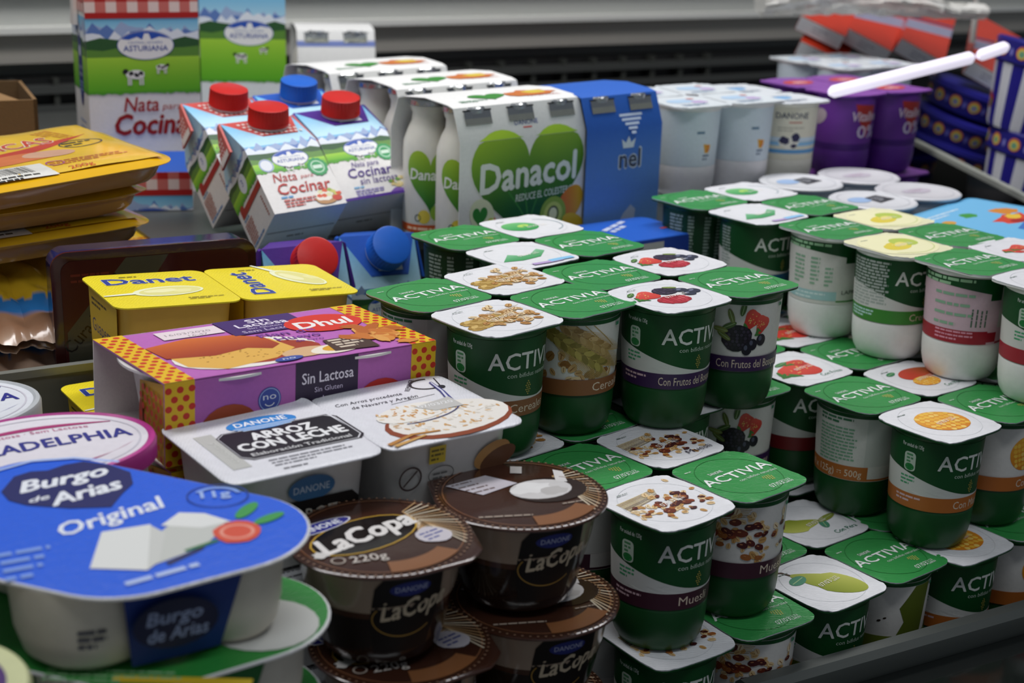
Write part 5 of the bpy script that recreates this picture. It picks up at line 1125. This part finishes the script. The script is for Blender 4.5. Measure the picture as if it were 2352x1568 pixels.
bpack('vit', .3190, 1.466, 56, .302, 'upper four-pack of purple yogurts with red triangle by the glass divider', '#5d2a8c')
bpack('vit', .3260, 1.470, 56, .2205, 'lower four-pack of purple yogurts under the upper purple pack', '#5d2a8c')
bpack('frz', .360, 1.668, 56, .303, 'four-pack of white-lidded yogurts behind the purple ones, near the red boxes', WB)
bpack('frz', .360, 1.668, 56, .2205, 'lower four-pack of white-lidded yogurts at the very back under another', WB)
# round white-lid pots
g = G(); g.lathe([(24, .2), (26, 0), (28, 3), (32, 60), (33, 74)], '#c6cdd6', 'plastic', 56, True, False); g.lathe([(33, 74), (35.6, 75.4), (36, 76.6)], '#9fb8d0', 'plastic', 56, False, False); PB = g.mesh('pot')
g = G(); g.lathe([(36.2, 76.2), (36.4, 77.6), (35, 78.6), (33.6, 78.2), (.1, 78.2)], '#dcdde0', 'plastic', 64, True, False); a = Art(3); a.ell(-12, 4, 12, 9, '#9fbbe0', .2); a.up(); a.poly([(-4, -12), (20, -6), (16, 12), (-2, 8)], '#3a3c40'); a.up(); a.rows(0, 2, 14, 3, 4, '#a9abb0', 1.6, rot=.2); a.ring(0, 0, 30, 30, .5, '#bfc2c6'); a.place(g, flat((0, 0, 78.2), (1, 0, 0), (0, 1, 0)), base=.3); PLa = g.mesh('lid')
g = G(); g.lathe([(36.2, 76.2), (36.4, 77.6), (35, 78.6), (33.6, 78.2), (.1, 78.2)], '#d5d4d8', 'plastic', 64, True, False); a = Art(4); a.blob(0, 0, 16, 9, '#c4bcc8'); a.up(); a.rows(-10, 2, 20, 2, 4, '#a890a0', 1.5); a.ring(0, 0, 30, 30, .5, '#bfc2c6'); a.place(g, flat((0, 0, 78.2), (1, 0, 0), (0, 1, 0)), base=.3); PLb = g.mesh('lid')
for (x, y), wh, dark in (((.2488, 1.2842), 'nearest the children\'s yogurts', 1), ((.2964, 1.2145), 'beside the pale lime lids', 1), ((.345, 1.2588), 'closest to the light blue tray', 0), ((.3075, 1.322), 'in front of the purple cups', 0)):
    for lv, nm in ((2, 'round white-lidded pot on top, '), (1, 'middle round pot of the stack '), (0, 'bottom round pot of the stack ')):
        o = thing('cream_pot', nm+wh+(', dark label' if dark and lv == 2 else ''), 'pot', (x, y, .0005+lv*.0796+(.0018 if lv == 2 else 0)), 35, group='round white-lidded pots'); put('pot', PB, o); put('lid', PLa if dark else PLb, o)
# light blue tray of fruit pots
o = thing('fruit_dessert_tray', 'light blue foil-topped tray with red fruit pictures at the right edge', 'dessert tray', (.388, 1.172, .176), 49)
g = G(); P = rrect(136, 112, 8); g.slab(P, [(1, 58), (1, 59), (.98, 59.6), (.5, 59.8), (.02, 59.8)], '#62b4e2', 'foil'); a = Art(8)
a.rect(-60, -50, 60, 50, '#74bde8'); a.up(); a.blob(12, -8, 24, 12, '#d8462c', .25); a.blob(34, 10, 16, 10, '#d98a2c', .25); a.blob(-8, 22, 10, 6, '#3f9a3c', .2); a.up(); a.blob(20, -4, 10, 6, '#e8c23a', .2); a.blob(6, -14, 9, 5, '#a8281f'); a.up(); a.poly([(-20, -40), (20, -30), (18, -16), (-22, -26)], '#3f78c4'); a.ell(-46, 20, 8, 5, '#d9a03c'); a.rows(-50, 38, 60, 2, 5, '#d3e8f6', 2.4); a.ell(40, -30, 10, 7, '#c9402f')
a.place(g, flat((0, 0, 59.8), (1, 0, 0), (0, 1, 0)), base=.25); put('lid', g, o)
g = G(); P = rrect(124, 100, 10); g.slab(P, [(.82, 0), (.86, 1), (.97, 56), (1, 58)], '#7fb4d8', 'plastic'); put('tray', g, o)
c = copytree(o, (.402, 1.186, .1155), 49, 'second light blue dessert tray beneath the fruit-pictured one'); c2 = copytree(o, (.404, 1.188, .055), 49, 'third light blue dessert tray, lowest but one of its pile')
c3 = copytree(o, (.388, 1.172, -.0005), 49, 'bottom light blue dessert tray of the pile')
for q in (o, c, c2, c3): q['group'] = 'light blue dessert trays'
bpy.data.objects.remove(c3, do_unlink=True)
for ob in [x for x in bpy.data.objects if x.parent is None and x.name.startswith(('lid', 'tray'))]: bpy.data.objects.remove(ob, do_unlink=True)
# blue carton of mousse pots
o = thing('mousse_box', 'bright blue flat-topped dessert box between bottle packs and plain green yogurts', 'dessert box', (.0930, 1.163, .161), 36)
g = G(); P = rrect(82, 66, 9); g.slab(P, [(1, 0), (1, 57.4), (.985, 58.6), (.02, 58.8)], '#1d3f9a', 'paper'); g.slab(P, [(.99, 58.5), (.975, 59.2), (.5, 59.6), (.02, 59.6)], '#2a62c8', 'foil', False, True); a = Art(3)
a.rows(-24, 2, 44, 2, 7, '#c6d0e6', 4.6, rot=.5); a.rect(22, -12, 33, -8, '#b04a4a'); a.place(g, flat((0, 0, 59.6), (1, 0, 0), (0, 1, 0)), base=.3); a = Art(2); a.rect(-36, 34, 6, 56, '#c9c6c4'); a.place(g, flat((0, -33, 0), (1, 0, 0), (0, 0, 1)), base=.3); put('carton_body', g, o)
o2 = copytree(o, (.0930, 1.163, .101), 36, 'middle blue dessert box of the pile under the bright blue top box'); o3 = copytree(o, (.0930, 1.163, .041), 36, 'lowest blue dessert box of its pile')
for q in (o, o2, o3): q['group'] = 'blue dessert boxes'
# cardboard box
o = thing('cardboard_box', 'open brown cardboard box with torn flap, far left behind the sausages', 'cardboard box', (-.478, 1.225, .128), 24)
g = G(); x, y, h, t = 70, 60, 176, 3
g.box(-x, x, -y, -y+t, 0, h, '#7a5d3a', 'card'); g.box(-x, x, y-t, y, 0, h, '#6f5434', 'card'); g.box(-x, -x+t, -y, y, 0, h, '#6f5434', 'card'); g.box(x-t, x, -y, y, 0, h, '#7a5d3a', 'card'); g.box(-x, x, -y, y, 0, t, '#6f5434', 'card'); put('box_body', g, o)
g = G(); g.loft([[(-x, -y, h), (x-14, -y, h), (x-14, -y+t, h), (-x, -y+t, h)], [(-x, -y+70, h+8), (x-50, -y+74, h+5), (x-50, -y+76, h+7), (-x, -y+72, h+10)]], '#8a6a44', 'card'); put('flap', g, o)

# right corner beyond the glass divider
def redbox(label, loc, yaw, pitch, roll):
    o = thing('chocolate_box', label, 'chocolate box', loc, yaw, pitch, roll, 'red boxes in the back corner'); g = G()
    g.box(-29, 29, 0, 118, 0, 20, '#b8301f', 'film'); a = Art(4); a.rect(-29, 0, 29, 118, '#c23a24'); a.up(); a.poly([(-29, 30), (29, 62), (29, 84), (-29, 52)], '#8f8fa6'); a.poly([(-29, 55), (29, 88), (29, 92), (-29, 59)], '#3a3560'); a.place(g, flat((0, 0, 20), (1, 0, 0), (0, 1, 0)), 'film', base=.3)
    a = Art(5); a.rect(-28.4, .8, 28.4, 19.4, '#eceef2'); a.up(); a.rows(-10, 12, 20, 2, 5, '#a2a4b2', 1.6); a.rect(-28.6, 18.6, 28.6, 20, '#eef0ea'); a.place(g, flat((0, 0, 0), (1, 0, 0), (0, 0, 1)), base=.3)
    put('box_body', g, o); return o
redbox('red chocolate box highest in the back corner, pale end facing out', (.352, 1.80, .312), -24, 22, 24)
redbox('red chocolate box leaning on the right of the topmost one, long grey stripe', (.408, 1.80, .298), -22, 22, 27)
redbox('red chocolate box with white edge, between two other leaning boxes', (.468, 1.79, .289), -20, 22, 29)
redbox('red chocolate box lowest on the slope, resting above the dark blue tubs', (.548, 1.77, .268), -18, 22, 28)
redbox('red chocolate box tucked under the topmost one behind white lids', (.354, 1.80, .2825), -24, 22, 24)
def btub(label, loc, yaw, pitch, roll):
    o = thing('blue_tub', label, 'tub', loc, yaw, pitch, roll, 'dark blue tubs'); g = G(); g.lathe([(50, 0), (53, 1), (57, 26)], '#1c1a70', 'plastic', 64, True, True); a = Art(6)
    for k in range(-6, 7):
        u = k*26; a.ell(u, 14, 8, 7, '#c9683a'); a.L += 1; a.ell(u, 13.4, 6.4, 5.6, '#d9c04a'); a.L += 1; a.ell(u, 13, 4.8, 4.2, '#5f9a6a'); a.L += 1; a.ell(u, 12.6, 3, 2.6, '#8a6fb0'); a.L -= 3; a.ell(u+13, 13, 2, 4, '#6a68b8')
    a.place(g, cyl(lambda z: 53+(z-1)*.16, -pi/2), L=5, base=.3, step=.1); put('tub', g, o)
    g = G(); g.lathe([(57.4, 24), (59, 25), (59, 31), (56, 32), (.1, 32)], '#2c2a94', 'plastic', 64, False, False); put('lid', g, o); return o
btub('dark blue tub with rainbow dots, top of the tilted tub stack', (.546, 1.818, .2283), -12, 0, 17)
btub('dark blue tub with rainbow dots, middle of the tilted tub stack', (.537, 1.818, .1944), -20, 0, 17)
btub('dark blue tub with rainbow dots, lowest of the tilted tub stack', (.529, 1.818, .1605), -5, 0, 17)
for k, nm in enumerate(('bottom', 'middle', 'top')): btub('dark blue tub at the back under the leaning red boxes, '+nm+' one', (.43, 1.875, .1392+.0335*k), 10*k, 0, 0)
def stub(label, loc, roll):
    o = thing('striped_tub', label, 'tub', loc, 0, 0, roll, 'blue and white striped tubs'); g = G(); n = 96
    for k in range(24):
        t0, t1 = 2*pi*k/24, 2*pi*(k+1)/24; vs = []
        for z, R in ((0, 44), (4, 46), (70, 58)):
            for q in range(5): t = t0+(t1-t0)*q/4; vs.append((R*cos(t), R*sin(t), z))
        fs = [(r*5+q, r*5+q+1, (r+1)*5+q+1, (r+1)*5+q) for r in range(2) for q in range(4)]; g.add(vs, fs, '#d9d9de' if k % 2 else '#26208a', 'plastic')
    g.lathe([(44, 0), (.1, 0)], '#d9d9de', 'plastic', 48, False, False); a = Art(2); a.blob(-10, 26, 6, 9, '#a82424', .25); a.up(); a.ell(-9, 24, 3, 5, '#3f7a3a'); a.place(g, cyl(lambda z: 46+(z-4)*.18, pi*1.05), L=5, base=.6); put('tub', g, o)
    g = G(); g.lathe([(58.6, 68), (61, 70), (63, 92), (61, 94), (.1, 94)], '#1f1b78', 'plastic', 72, False, False); a = Art(4)
    for k in range(-7, 8):
        u = k*26; a.ell(u, 81, 7, 7, '#c9683a'); a.L += 1; a.ell(u, 80.4, 5.4, 5.4, '#d9c04a'); a.L += 1; a.ell(u, 80, 3.6, 3.6, '#6a9a7a'); a.L -= 2; a.ell(u+13, 80, 2, 4, '#7a78c0')
    a.place(g, cyl(lambda z: 61+(z-70)*.09, -pi/2), L=5, base=.4, step=.1); put('lid', g, o); return o
stub('blue and white striped tub with dark blue lid, lower one behind the glass divider', (.560, 1.62, .140), 12)
stub('blue and white striped tub standing on another striped tub at the far right', (.556, 1.62, .236), 12)
o = thing('plastic_bag', 'crumpled translucent white plastic bag hanging above the red boxes', 'plastic bag', (.395, 1.73, .350), 10)
g = G(); rr = random.Random(4); n = 40; rings = []
for i in range(24):
    t = i/23; X = -130+270*t; w0 = .35+.65*sin(pi*min(1, t*1.1+.08)); rings.append([(X, (40*cos(2*pi*j/n)+6*sin(j*2.1+i*.9))*w0, (30+24*sin(2*pi*j/n)+3*sin(j*1.7+i*.6)+2*rr.uniform(-1, 1))*w0-6) for j in range(n)])
g.loft(rings, '#efeee8', 'bag'); put('bag_body', g, o)
g = G(); g.tube([(150, -10, 12), (150, -10, -30)], 3.6, '#b9bab4', 'plastic'); g.tube([(150, -10, 60), (150, -10, 12)], 3.6, '#b9bab4', 'plastic'); thing('support_rod', 'slim pale upright rod beside the plastic bag', 'rod', (.385, 1.78, .345), 8, me=g)
o = thing('reflection_streak', 'slim glowing white streak standing for a lamp reflection, slanting above the purple yogurts', 'lamp reflection', (.2799, 1.35, .3094), 0)  # lamp reflection in the glass, built as an added glowing tube
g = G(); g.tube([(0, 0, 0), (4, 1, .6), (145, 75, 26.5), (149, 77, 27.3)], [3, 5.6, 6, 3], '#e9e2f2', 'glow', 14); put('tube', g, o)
g = G(); g.tube([(154, 79, 28.3), (158, 81, 29), (184, 99, 34.9), (188, 101, 35.6)], [3, 5.6, 5.6, 3], '#e9e2f2', 'glow', 14); put('streak_end', g, o)
